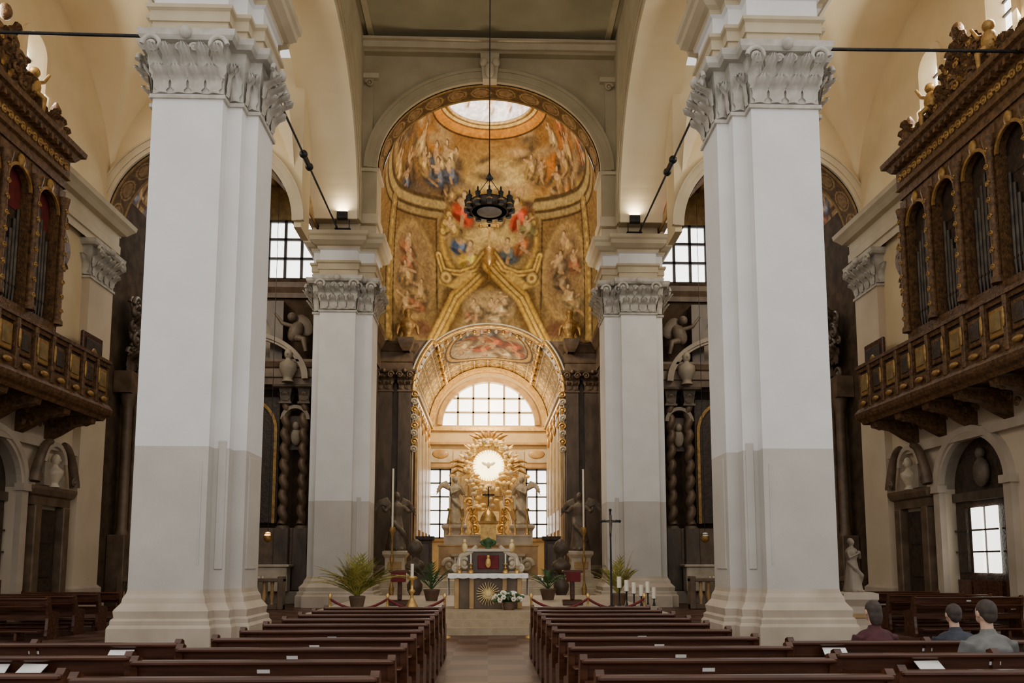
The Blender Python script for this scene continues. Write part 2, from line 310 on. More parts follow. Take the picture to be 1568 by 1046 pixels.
# aisle vaults + transverse arches + outer walls
for sx in(-1,1):
    nm='left' if sx<0 else 'right'
    D=Matrix.Diagonal((sx,1,1,1))
    mb=MB(); mb.T=D
    def vf(u,v):
        x=6.9+6.4*u; y=17.6+9.6*v
        zA=14.2+4.7*math.sqrt(max(0,1-((x-10.1)/3.2)**2)); zB=14.2+4.7*math.sqrt(max(0,1-((y-22.4)/4.8)**2))
        return (x,y,max(zA,zB))
    mb.grid(vf,48,64,vaultm)
    mb.build('ceiling_aisle_'+nm)
    mb=MB(); mb.T=D
    arch_wall(mb,PY,10.1,3.2,4.5,14.2,6.9,13.3,14.19,19.6,16.0,17.7,cream)
    arch_wall(mb,PY,10.1,3.25,3.0,13.5,6.6,13.6,13.3,19.6,27.0,28.2,cream,soff=brownm)
    arch_ring(mb,PY,10.1,3.2,2.95,13.5,.4,26.9,27.0,cream2,steps=[(0,.14,0),(.14,.36,.04),(.36,.42,.08)])
    mb.build('trim_aisle_arch_'+nm)
    mb=MB(); mb.T=D
    arch_wall(mb,PX,21.3,1.45,1.35,3.75,12,27.3,0,6.0,13.3,14.0,wallw,soff=wallg)
    mb.box(13.3,14.0,12,27.3,6.0,14.7,cream)
    ys=[(12,17.3,None),(17.3,20.6,18.9),(20.6,23.8,22.2),(23.8,27.3,None)]
    for a0,a1,c in ys:
        if c is None: mb.box(13.3,14.0,a0,a1,14.7,19.8,cream)
        else: arch_wall(mb,PX,c,.52,.52,16.5,a0,a1,14.7,19.8,13.3,14.0,cream,n=16)
    for (ya,yb) in((25.6,27.2),(14.2,15.6)):
        mb.box(13.05,13.31,ya,yb,0,11.3,wallw)
        mb.loft([(13.05,ya),(13.6,ya),(13.6,yb),(13.05,yb)],[(0,.18),(.4,.18),(.5,.1),(.8,.1),(.9,0)],basest)
        capital(mb,[(13.05,ya),(13.5,ya),(13.5,yb),(13.05,yb)],11.0,1.15,capst,.4)
    mb.loft([(13.1,12),(13.4,12),(13.4,27.5),(13.1,27.5)],[(12.15,.0),(12.4,.0),(12.42,.06),(12.7,.06),(12.75,.02),(13.1,.02),(13.15,.2),(13.3,.32),(13.4,.42),(13.55,.45)],cream2)
    mb.box(13.1,13.31,12,27.3,5.0,5.25,basest)
    mb.build('wall_'+nm)
    for c in(18.9,22.2):
        mb=MB(); mb.T=D
        mb.prism([(c-.52,14.7),(c+.52,14.7)]+[(c+.52*math.cos(pi*i/12),16.5+.52*math.sin(pi*i/12)) for i in range(13)],PX,13.75,13.78,glass)
        mb.box(13.68,13.74,c-.03,c+.03,14.7,17.0,frame)
        for z in(15.1,15.6,16.1,16.5): mb.box(13.68,13.74,c-.52,c+.52,z-.03,z+.03,frame)
        arch_ring(mb,PX,c,.5,.5,16.5,.2,13.2,13.3,cream,n=16)
        for q in(-.70,.5): mb.box(13.2,13.3,c+q,c+q+.2,14.6,16.5,cream)
        mb.box(13.12,13.3,c-.8,c+.8,14.42,14.6,cream)
        mb.build('window_1')
    # arched entrance with glazed door
    mb=MB(); mb.T=D
    arch_ring(mb,PX,21.3,1.45,1.35,3.75,.28,13.15,13.3,basest,n=24,steps=[(0,.1,0),(.1,.28,.06)])
    for q in(-1.75,1.45): mb.box(13.12,13.3,21.3+q,21.3+q+.3,0,3.75,basest)
    for q in(-1.82,1.38): mb.box(13.05,13.32,21.3+q,21.3+q+.44,3.65,3.85,basest)
    mb.box(13.6,13.7,19.85,22.75,0,5.1,dark)
    mb.box(13.5,13.6,19.85,22.75,3.35,3.6,darkm)
    for ya in(19.95,20.75,21.4,22.1):
        mb.box(13.52,13.6,ya,ya+.62,.15,1.15,pewm)
        mb.box(13.52,13.6,ya+.08,ya+.52,1.35,3.15,glassw if ya in(20.75,21.4) and sx>0 else dark)
        for z in(1.9,2.5): mb.box(13.49,13.53,ya,ya+.6,z,z+.05,dark)
    mb.ell((13.5,21.3,4.1),(.16,.3,.42),statd); mb.ell((13.5,21.3,4.62),(.13,.14,.18),statd)
    mb.build('door_1')
    # small side door with pedimented frame and bust
    mb=MB(); mb.T=D; c=24.2
    mb.box(13.22,13.3,c-.55,c+.55,0,3.2,dark)
    for k in range(3): mb.box(13.18,13.23,c-.4,c+.4,.2+k,1.0+k,dark)
    for q in(-.95,.6): mb.rbox(13.0,13.3,c+q,c+q+.35,0,3.3,brownm,.03)
    mb.loft([(13.05,c-1.0),(13.3,c-1.0),(13.3,c+1.0),(13.05,c+1.0)],[(3.3,0),(3.55,0),(3.6,.08),(3.75,.14),(3.85,.14)],brownm)
    for sg in(-1,1):
        pts=[(13.0,c+sg*(1.12-.75*(i/10)**1.3),3.95+1.25*math.sin(i/10*pi/2)) for i in range(11)]
        mb.tube(pts,[.16-.006*i for i in range(11)],brownm,8)
        volute(mb,(12.95,c+sg*.98,4.1),(0,1,0),.15,brownm,.06,sg)
    arch_ring(mb,PX,c,.5,.5,4.6,.14,13.0,13.3,basest,n=14)
    mb.box(13.05,13.3,c-.52,c+.52,3.9,4.6,wallg)
    mb.lathe((13.05,c,3.87),[(.18,0),(.12,.1),(.14,.15),(.24,.35),(.26,.5),(.1,.62),(.08,.7)],marb,12)
    mb.ell((13.03,c,4.7),(.14,.13,.18),marb); mb.ell((12.9,c,4.68),(.04,.03,.05),marb)
    mb.build('door_2')

# ---------------------------------------------------------------- organs with galleries
def scroll_cluster(mb,cx,y0,y1,z0,z1,n,mat,s=.28,top=None):
    for i in range(n):
        y=random.uniform(y0,y1); z=random.uniform(z0,z1)
        if top and z>top(y): z=random.uniform(z0,max(z0+.1,top(y)))
        r=random.uniform(.5,1)*s
        if i%2: volute(mb,(cx-random.uniform(0,.12),y,z),(0,1,0),r*.7,mat,r*.22,random.choice((-1,1)))
        else:
            t=Vector((0,random.choice((-1,1)),0)); leaf(mb,(cx,y,z-r*.5),t,(-1,0,0),r*1.1,r*1.6,mat,.35)
def organ(sx,nm):
    par=empty('pipe_organ',(sx*12.6,19.0,5.2))
    D=Matrix.Diagonal((sx,1,1,1))
    mb=MB(); mb.T=D
    Y0,Y1=15.4,22.3; X=12.3
    mb.box(X+.25,13.28,Y0,Y1,7.6,13.2,dark)
    mb.box(X-.05,13.2,Y0-.05,Y1+.05,7.3,8.3,gwood)
    nb=5; bw=(Y1-Y0)/nb
    for i in range(nb+1):
        y=Y0+bw*i
        mb.box(X-.02,X+.3,y-.16,y+.16,8.3,12.3,gwood)
        mb.lathe((X-.08,y,8.3),[(.15,0),(.15,.12),(.1,.2),(.09,3.3),(.12,3.4),(.17,3.65),(.17,3.72)],gwood,10)
        for k in range(8): volute(mb,(X-.17,y+.02,8.7+k*.42),(0,1,0),.08,goldd,.025,(-1)**k)
    for i in range(nb):
        c=Y0+bw*(i+.5); r=bw/2-.17
        arch_wall(mb,PX,c,r,r,11.45,c-bw/2,c+bw/2,11.44,12.4,X,X+.2,gwood,n=14)
        arch_ring(mb,PX,c,r-.04,r-.04,11.45,.08,X-.06,X,goldd,n=14)
        k=7
        for j in range(k):
            y=c-r+.09+(2*r-.18)*j/(k-1); h=2.2+.9*(1-abs(j-(k-1)/2)/(k/2)) if i%2==0 else 1.7+1.1*abs(j-(k-1)/2)/(k/2)
            mb.lathe((X+.22,y,8.3),[(.02,0),(.062,.45),(.062,h)],pipe,8)
            mb.box(X+.14,X+.17,y-.03,y+.03,8.8,8.86,dark)
        mb.ell((X-.04,c,11.45+r+.12),(.08,.14,.2),goldd,8,6)
        mb.box(X+.235,X+.245,c-r,c+r,10.9,12.1,redcl if sx<0 else dark)
    mb.loft([(X-.05,Y0-.1),(13.28,Y0-.1),(13.28,Y1+.1),(X-.05,Y1+.1)],[(12.35,0),(12.6,0),(12.65,.08),(12.7,.05),(13.2,.05),(13.25,.15),(13.4,.25),(13.45,.35),(13.6,.37)],gwood)
    for i in range(26):
        y=Y0+.1+(Y1-Y0-.2)*i/25; volute(mb,(X-.12,y,12.95),(0,1,0),.12,goldd,.04,(-1)**i)
        mb.box(X-.3,X-.05,y-.05,y+.05,13.2,13.34,gwood)
    yc=19.3; top=lambda y:13.75+1.75*math.exp(-((y-yc)/1.2)**2)+.55*math.exp(-((y-21.9)/.4)**2)
    def cf(u,v):
        y=Y0+.1+(Y1-Y0-.2)*u; return (X+.15,y,13.6+(top(y)-13.75)*v)
    mb.grid(cf,50,4,gwood)
    scroll_cluster(mb,X+.1,Y0+.1,Y1-.1,13.65,15.6,190,gwood,.34,top)
    scroll_cluster(mb,X+.08,Y0+.1,Y1-.1,13.65,15.6,60,goldd,.2,top)
    for y in(Y0+.4,Y1-.4): mb.lathe((X+.1,y,13.6),[(.18,0),(.1,.1),(.08,.2),(.24,.45),(.22,.65),(.1,.8),(.15,.9),(.04,1.1)],gwood,12)
    mb.ell((X+.05,yc,15.6),(.16,.16,.22),gwood)
    for y in(yc-1.3,yc+1.3):
        mb.ell((X,y,14.4),(.18,.2,.3),goldd);mb.ell((X,y,14.8),.15,goldd);mb.tube([(X,y,14.5),(X-.1,y+.3,14.7),(X-.15,y+.45,15.0)],[.07,.05,.04],goldd);mb.tube([(X,y,14.3),(X-.25,y+.1,14.1),(X-.2,y+.15,13.75)],[.1,.08,.05],goldd)
    def wing(u,v): return (X+.25+.1*math.sin(v*9),Y1+.05+(.25+.5*math.sin(pi*v)*(1+.3*math.sin(v*14)))*u,8.3+4.6*v)
    mb.grid(wing,6,24,gwood)
    for k in range(60):
        z=8.4+4.5*random.random(); w=.25+.5*math.sin(pi*(z-8.3)/4.6); volute(mb,(X+.2,Y1+w*random.random(),z),(0,1,0),.16,gwood if k%3 else goldd,.05,1)
    o=mb.build('organ_case',parent=None); bpy.context.view_layer.update(); o.parent=par; o.matrix_parent_inverse=Matrix.Translation(-Vector(par.location))
    mb=MB(); mb.T=D; G0,G1=13.2,24.6; F=11.7
    mb.box(F+.1,13.3,G0,G1,6.1,6.35,gwood)
    plan=[(F+.1,G0),(13.28,G0),(13.28,G1),(F+.1,G1)]
    mb.loft(plan,[(5.95,-.05),(6.05,.0),(6.12,.08),(6.2,.12),(6.3,.14),(6.4,.08),(6.45,.04),(6.45,0)],gwood)
    mb.box(F+.06,F+.2,G0,G1,6.4,6.75,gwood); mb.box(F+.06,F+.2,G0,G1,7.6,7.72,gwood); mb.box(F,F+.26,G0-.02,G1+.02,7.72,7.82,gwood)
    mb.box(F+.13,F+.18,G0,G1,6.7,7.65,dark)
    mb.box(F+.1,13.2,G1-.12,G1,6.4,7.7,gwood)
    nP=14
    for i in range(nP):
        y=G0+(G1-G0)*(i+.5)/nP; w=(G1-G0)/nP
        mb.rbox(F+.07,F+.15,y-w*.33,y+w*.33,6.82,7.52,goldd if i%2 else gwood,.03)
        mb.rbox(F+.04,F+.1,y-w*.22,y+w*.22,6.95,7.4,ochrep if i%2 else dark,.02)
        mb.rbox(F+.0,F+.16,y-w*.5-.07,y-w*.5+.07,6.4,7.72,gwood,.02)
        mb.ell((F-.02,y-w*.5,7.2),(.04,.05,.26),goldd,8,6)
        mb.ell((F-.0,y,6.57),(.05,.2,.08),goldd,8,6)
    for i in range(8):
        y=G0+.5+(G1-G0-1)*i/7
        mb.prism([(13.3,6.0),(11.9,6.0),(11.95,5.8),(12.5,5.7),(12.9,5.45),(13.3,5.25)],PY,y-.14,y+.14,gwood)
        volute(mb,(12.15,y,5.85),(1,0,0),.14,gwood,.08,1)
    scroll_cluster(mb,12.9,G0,G1,5.5,5.9,40,gwood,.2)
    o=mb.build('organ_gallery'); o.parent=par; o.matrix_parent_inverse=Matrix.Translation(-Vector(par.location))
    mb=MB(); mb.T=D
    mb.rbox(12.7,12.82,24.75,26.0,7.3,8.9,pewm,.03); mb.rbox(12.66,12.71,24.9,25.85,7.5,8.7,dark,.01); mb.ell((12.65,25.35,8.1),(.02,.25,.35),goldd,10,8)
    mb.box(12.8,13.05,25.2,25.4,8.0,8.2,dark)
    mb.build('hanging_wood_panel')
organ(-1,'left'); organ(1,'right')

# ---------------------------------------------------------------- fresco surfaces
def fresco_obj(name,V,F,C,keep=None):
    V=np.asarray(V)
    if keep is not None:
        fc=V[np.asarray(F)].mean(axis=1); k=keep(fc); F=[f for f,q in zip(F,k) if q]
    me=bpy.data.meshes.new(name); me.from_pydata(V.tolist(),[],F)
    at=me.color_attributes.new('Col','FLOAT_COLOR','POINT')
    at.data.foreach_set('color',np.concatenate([np.clip(C,0,1),np.ones((len(C),1))],axis=1).astype(np.float32).ravel())
    me.polygons.foreach_set('use_smooth',[True]*len(me.polygons)); me.materials.append(frescoM); me.update()
    ob=bpy.data.objects.new(name,me); bpy.context.scene.collection.objects.link(ob); return ob
def sm(d,a,b): return np.clip((b-d)/(b-a),0,1)
def blob(C,H,V,c,r,rot,col,soft=.35):
    R_=max(r)*1.1; idx=np.nonzero((np.abs(H-c[0])<R_)&(np.abs(V-c[1])<R_))[0]
    if len(idx)==0: return C
    dx=H[idx]-c[0];dz=V[idx]-c[1];ca,sa=math.cos(rot),math.sin(rot)
    d=np.sqrt(((dx*ca+dz*sa)/r[0])**2+((-dx*sa+dz*ca)/r[1])**2)
    a=sm(d,1-soft,1+.05)[:,None]; C[idx]=C[idx]*(1-a)+np.array(col)*a; return C
def line(C,H,V,pts,w,col):
    for (a,b) in zip(pts[:-1],pts[1:]):
        a=np.array(a,float);b=np.array(b,float);d=b-a;L2=(d**2).sum()+1e-9
        lo=np.minimum(a,b)-w;hi=np.maximum(a,b)+w
        idx=np.nonzero((H>lo[0])&(H<hi[0])&(V>lo[1])&(V<hi[1]))[0]
        if len(idx)==0: continue
        h=H[idx];v=V[idx]
        t=np.clip(((h-a[0])*d[0]+(v-a[1])*d[1])/L2,0,1)
        dist=np.hypot(h-a[0]-t*d[0],v-a[1]-t*d[1]); al=sm(dist,w*.6,w)[:,None]; C[idx]=C[idx]*(1-al)+np.array(col)*al
    return C
def figure(C,H,V,x,z,s,robe,rng):
    a=rng.uniform(-1,1); robe=np.array(robe)
    C=blob(C,H,V,(x+.12*s,z-.25*s),(.75*s,.55*s),a,tuple(robe*.18+.02),.6)
    C=blob(C,H,V,(x,z-.25*s),(.55*s,.34*s),a,robe)
    C=blob(C,H,V,(x-.12*s,z-.38*s),(.4*s,.12*s),a+.3,tuple(robe*.40))
    C=blob(C,H,V,(x+.1*s,z-.1*s),(.16*s,.3*s),a*.5,tuple(np.minimum(1,robe*1.7+.05)))
    q=x+rng.uniform(-.2,.2)*s
    C=line(C,H,V,[(x,z+.2*s),(x+rng.uniform(-.6,.6)*s,z+rng.uniform(.1,.5)*s)],.07*s,(.66,.43,.22))
    C=line(C,H,V,[(x,z-.3*s),(x+rng.uniform(-.7,.7)*s,z-rng.uniform(.4,.8)*s)],.09*s,(.52,.32,.16))
    C=blob(C,H,V,(q,z+.14*s),(.17*s,.28*s),-a,(.66,.44,.23))
    C=blob(C,H,V,(q+.05*s,z+.50*s),(.14*s,.15*s),0,(.13,.065,.025))
    C=blob(C,H,V,(q+.03*s,z+.46*s),(.10*s,.13*s),0,(.72,.51,.29))
    return C
# dome (deeper curve at the back, longer towards the arch)
A,B,BF,Cz,YC,Z0=5.4,5.0,8.0,10.8,33.8,12.2
nA,nP=620,300
az=np.linspace(-pi,pi,nA+1); po=np.concatenate([np.linspace(math.asin(.37),pi/2,nP),[pi/2]])
AZ,PO=np.meshgrid(az,po)
BB=np.where(np.cos(AZ)>0,B,BF)
Xd=A*np.sin(AZ)*np.sin(PO);Yd=YC+BB*np.cos(AZ)*np.sin(PO);Zd=Z0+Cz*np.cos(PO); Zd[-1,:]=11.9
V=np.stack([Xd.ravel(),Yd.ravel(),Zd.ravel()],1)
F=[(j*(nA+1)+i,j*(nA+1)+i+1,(j+1)*(nA+1)+i+1,(j+1)*(nA+1)+i) for j in range(nP) for i in range(nA)]
H=(AZ*np.sin(PO)*5.2).ravel(); Zv=Zd.ravel()
rng=random.Random(5)
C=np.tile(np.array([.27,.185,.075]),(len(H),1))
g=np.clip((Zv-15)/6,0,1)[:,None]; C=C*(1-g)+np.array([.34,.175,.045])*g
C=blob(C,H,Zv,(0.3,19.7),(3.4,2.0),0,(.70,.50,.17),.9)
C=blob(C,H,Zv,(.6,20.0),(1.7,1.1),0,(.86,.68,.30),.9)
C=blob(C,H,Zv,(4.0,20.2),(2.2,1.1),.2,(.70,.23,.02),.9)
C=blob(C,H,Zv,(4.3,19.0),(1.7,.8),0,(.88,.64,.22),.9)
C=blob(C,H,Zv,(-3.8,19.1),(1.9,.8),0,(.16,.11,.07),.8)
C=blob(C,H,Zv,(-3.6,20.9),(1.6,.6),0,(.50,.22,.04),.8)
for i in range(60):
    x=rng.uniform(-7.5,7.5);z=rng.uniform(18.9,21.8);s=rng.uniform(.35,.8)
    C=blob(C,H,Zv,(x,z),(s*1.4,s*.4),rng.uniform(-.4,.4),tuple(np.array([.32,.215,.10])*rng.choice([.45,.6,1.5,2.0])),.7)
for i in range(46):
    x=rng.choice((-1,1))*rng.uniform(1.7,8);z=rng.uniform(19.0,21.3)
    C=figure(C,H,Zv,x,z,rng.uniform(.65,1.05),rng.choice([(.42,.14,.04),(.36,.22,.07),(.12,.14,.2),(.55,.37,.12),(.17,.10,.04),(.60,.44,.2),(.56,.26,.06)]),rng)
for q in(-1,1):
    C=blob(C,H,Zv,(q*4.0,15.4),(1.7,2.8),0,(.25,.165,.065),.2)
    C=blob(C,H,Zv,(q*4.0,15.5),(1.4,2.3),0,(.52,.35,.13),.05)
    C=blob(C,H,Zv,(q*4.0,15.5),(1.3,2.2),0,(.38,.25,.11),.15)
    for k in range(7): C=figure(C,H,Zv,q*4.0+rng.uniform(-.6,.6),rng.uniform(14.0,17.0),.95,rng.choice([(.46,.20,.09),(.58,.43,.2),(.25,.18,.10),(.48,.32,.13)]),rng)
    for (zz,w,c) in((18.95,.14,(.11,.07,.025)),(18.72,.20,(.50,.38,.16)),(18.45,.09,(.11,.07,.025)),(18.28,.14,(.42,.31,.13)),(18.08,.06,(.09,.055,.02))):
        C=line(C,H,Zv,[(q*2.3,zz+.15),(q*5.2,zz-.2),(q*7.8,zz)],w,c)
    for xx,w,c in((2.45,.17,(.40,.27,.10)),(2.64,.05,(.09,.055,.02)),(5.55,.24,(.40,.27,.09)),(5.27,.05,(.09,.055,.02)),(5.85,.05,(.09,.055,.02))):
        C=line(C,H,Zv,[(q*xx,18.2),(q*(xx-.05),15.0),(q*(xx-.15),12.2)],w,c)
    for k in range(14): C=blob(C,H,Zv,(q*5.55,12.6+k*.42),(.12,.15),0,(.64,.44,.14))
    C=blob(C,H,Zv,(q*3.4,12.9),(.9,.5),0,(.17,.08,.04),.5)
# gilded drapery canopy with scalloped rim
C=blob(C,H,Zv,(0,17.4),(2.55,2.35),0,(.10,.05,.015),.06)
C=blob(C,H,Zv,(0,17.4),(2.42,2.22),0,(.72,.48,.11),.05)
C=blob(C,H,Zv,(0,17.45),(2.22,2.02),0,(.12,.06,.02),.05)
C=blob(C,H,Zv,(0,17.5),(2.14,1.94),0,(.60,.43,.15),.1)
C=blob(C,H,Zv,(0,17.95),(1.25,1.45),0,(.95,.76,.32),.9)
for k in range(15):
    a=pi*(.05+.9*k/14); x=2.3*math.cos(a);z=17.4+2.1*math.sin(a)
    C=blob(C,H,Zv,(x,z),(.22,.22),0,(.13,.06,.02)); C=blob(C,H,Zv,(x,z),(.17,.17),0,(.80,.56,.16))
for (x,z,s,c) in [(-1.3,18.9,1.25,(.60,.08,.03)),(1.4,18.7,1.15,(.60,.08,.03)),(-1.45,17.3,1.05,(.08,.13,.26)),(-1.0,16.8,1.15,(.80,.54,.09)),(.9,17.0,1.05,(.10,.13,.15)),(1.55,17.4,.95,(.46,.18,.06)),(.4,18.6,.8,(.60,.4,.16)),(-.4,18.8,.7,(.5,.4,.26)),(.0,16.7,.9,(.64,.48,.22)),(-1.8,18.0,.8,(.48,.33,.10)),(1.85,18.1,.8,(.30,.26,.10))]:
    C=figure(C,H,Zv,x,z,s,c,rng)
for q in(-1,1):
    C=line(C,H,Zv,[(0,16.2),(q*.9,15.3),(q*1.6,14.6),(q*2.3,13.1)],.75,(.17,.10,.03))
    rib=[(0,16.35),(q*.9,15.4),(q*1.6,14.7),(q*2.3,13.2),(q*2.75,12.3)]
    C=line(C,H,Zv,rib,.46,(.09,.045,.012)); C=line(C,H,Zv,rib,.38,(.70,.45,.10)); C=line(C,H,Zv,rib,.18,(.20,.11,.025)); C=line(C,H,Zv,rib,.09,(.76,.52,.15))
    sc=[(q*.15,17.0),(q*.7,16.2),(q*1.4,15.9),(q*2.25,15.9),(q*2.5,16.6)]
    C=line(C,H,Zv,sc,.25,(.11,.055,.015)); C=line(C,H,Zv,sc,.18,(.88,.62,.17)); C=line(C,H,Zv,sc,.06,(.35,.2,.05))
    C=line(C,H,Zv,[(q*1.0,15.9),(q*1.7,15.3),(q*2.3,15.4)],.22,(.70,.47,.13))
    C=blob(C,H,Zv,(q*2.1,15.6),(.40,.40),0,(.11,.055,.015)); C=blob(C,H,Zv,(q*2.1,15.6),(.30,.30),0,(.88,.64,.22)); C=blob(C,H,Zv,(q*2.1,15.6),(.14,.14),0,(.3,.17,.05))
C=blob(C,H,Zv,(0,14.3),(1.35,.95),0,(.50,.36,.18),.3)
for k in range(8): C=figure(C,H,Zv,rng.uniform(-.95,.95),rng.uniform(13.8,14.7),.75,rng.choice([(.52,.24,.12),(.60,.46,.26),(.38,.27,.14)]),rng)
sn=np.sin(PO).ravel()
C[sn<.475]=[.10,.045,.012];C[sn<.465]=[.60,.25,.03]; C[sn<.415]=[.20,.08,.015]; C[sn<.405]=[.68,.44,.12]
def keep(fc):
    x,z,y=fc[:,0],fc[:,2],fc[:,1]; hole=(y>YC)&(np.abs(x)<3.6)&(z<9.7+np.sqrt(np.maximum(0,3.62**2-x**2)))
    return (~hole)&(y>30.95)
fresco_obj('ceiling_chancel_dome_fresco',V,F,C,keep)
# painted soffits of chancel arch and aisle arches
def soffit(name,cx,rx,rz,zs,y0,y1):
    nT,nY=240,24; V=[]
    for j in range(nY+1):
        for i in range(nT+1):
            t=pi*i/nT; V.append((cx-rx*math.cos(t),y0+(y1-y0)*j/nY,zs+rz*math.sin(t)))
    F=[(j*(nT+1)+i,j*(nT+1)+i+1,(j+1)*(nT+1)+i+1,(j+1)*(nT+1)+i) for j in range(nY) for i in range(nT)]
    U=np.tile(np.linspace(0,pi*rx,nT+1),nY+1);W=np.repeat(np.linspace(0,y1-y0,nY+1),nT+1); w=y1-y0
    C=np.tile(np.array([.12,.07,.028]),(len(U),1))
    cu=(U/1.0)%1; C[(W<.12)|(W>w-.12)]=[.30,.19,.07]
    d=np.hypot((cu-.5)/.42,(W-w/2)/(w*.32)); C[d<1]=[.34,.22,.085];C[d<.82]=[.10,.055,.02];C[d<.7]=[.28,.17,.08]
    fresco_obj(name,V,F,C)
soffit('trim_chancel_arch_soffit',0,4.36,3.61,17.0,30.02,31.08)
for sx in(-1,1): soffit('trim_aisle_arch_soffit',sx*10.1,3.17,2.93,13.5,27.02,28.18)
# oculus lantern with painted sky
nr=40;na=120
V=[];F=[]
for j in range(nr+1):
    for i in range(na+1):
        r=1.0-j/nr;a=2*pi*i/na;b_=(B if math.cos(a)>0 else BF)*.372;V.append((2.01*r*math.sin(a),YC+b_*r*math.cos(a),22.2+1.6*math.sqrt(1-r*r)))
for j in range(nr):
    for i in range(na):F.append((j*(na+1)+i,j*(na+1)+i+1,(j+1)*(na+1)+i+1,(j+1)*(na+1)+i))
V=np.array(V);H=V[:,0].copy();Zv=(V[:,1]-YC)
C=np.tile(np.array([.84,.82,.84]),(len(H),1))
for k in range(20):
    C=blob(C,H,Zv,(rng.uniform(-1.8,1.8),rng.uniform(-1.7,1.7)),(rng.uniform(.2,.5),rng.uniform(.1,.25)),rng.uniform(-1,1),rng.choice([(.75,.4,.4),(.5,.56,.8),(.9,.85,.8),(.7,.5,.35)]),.6)
C=figure(C,H,Zv,-1.0,.9,.9,(.7,.2,.15),rng);C=figure(C,H,Zv,1.0,1.0,.9,(.75,.3,.2),rng);C=figure(C,H,Zv,0.1,1.3,.8,(.3,.36,.7),rng)
fresco_obj('ceiling_lantern_fresco',V,F,C,lambda fc:fc[:,1]>30.95)
mb=MB()
mb.tube([(A*.365*math.sin(a),YC+B*.365*math.cos(a),22.2) for a in [pi*(i/40-.5) for i in range(41)]],.09,goldd,8)
mb.build('trim_oculus')
# apse barrel
R=3.6;ZS=9.7
def yf(x,z): return YC+B*math.sqrt(max(0,1-(x/A)**2-(max(0,z-Z0)/Cz)**2))-.02
nT,nY=300,240
V=[];th=np.linspace(0,pi,nT+1)
for j in range(nY+1):
    for t in th:
        x=-R*math.cos(t);z=ZS+R*math.sin(t); y0=yf(x,z); V.append((x,y0+(47-y0)*j/nY,z))
F=[(j*(nT+1)+i,j*(nT+1)+i+1,(j+1)*(nT+1)+i+1,(j+1)*(nT+1)+i) for j in range(nY) for i in range(nT)]
V=np.array(V); TH=np.tile(th,nY+1); Yv=V[:,1].copy()
C=np.tile(np.array([.24,.15,.05]),(len(V),1)); U=TH*R
cu=(U/.80)%1;cv=((Yv-37.6)/1.35)%1
d=np.hypot(cu-.5,(cv-.5)*1.0)
C[d<.45]=[.07,.04,.012];C[d<.42]=[.52,.34,.08];C[d<.31]=[.12,.07,.02];C[d<.28]=[.64,.55,.33];C[d<.13]=[.40,.21,.04]
edge=(np.abs(cu-.5)>.455)|(np.abs(cv-.5)>.465);C[edge]=[.60,.50,.28]
HH=U-pi*R/2
e=np.hypot(HH/2.5,(Yv-41.7)/3.5)
C[e<1.03]=[.09,.05,.012];C[e<.98]=[.60,.40,.10];C[e<.90]=[.10,.055,.015]
m2=e<.86;C[m2]=[.52,.45,.30]
Cm=C.copy()
for k in range(30): Cm=blob(Cm,HH,Yv/1.8,(rng.uniform(-1.9,1.9),rng.uniform(38.4,45)/1.8),(rng.uniform(.2,.6),rng.uniform(.1,.25)),rng.uniform(-1,1),rng.choice([(.14,.12,.11),(.46,.28,.08),(.70,.64,.48),(.72,.66,.52),(.24,.16,.08)]),.5)
for k in range(14): Cm=figure(Cm,HH,Yv/1.8,rng.uniform(-1.6,1.6),rng.uniform(39.0,44.4)/1.8,1.1,rng.choice([(.5,.14,.05),(.16,.18,.24),(.60,.50,.28),(.55,.40,.14),(.62,.54,.38)]),rng)
C[m2]=Cm[m2]
fresco_obj('ceiling_apse_barrel_fresco',V,F,C)
# gilded stucco figures in relief on the barrel
mb=MB()
for sd in(-1,1):
    for k in range(6):
        t=pi/2+sd*(.80+.0*k); y=38.8+k*1.35
        x=-(R-.12)*math.cos(t); z=ZS+(R-.12)*math.sin(t)
        mb.ell((x,y,z),(.14,.18,.24),gold,8,6); mb.ell((x,y-.05,z+.25),(.10,.10,.12),marb,8,6)
        for q in(-1,1): mb.ell((x,y+q*.25,z+.05),(.06,.2,.1),goldp,8,6)
mb.build('trim_apse_stucco_cherubs')

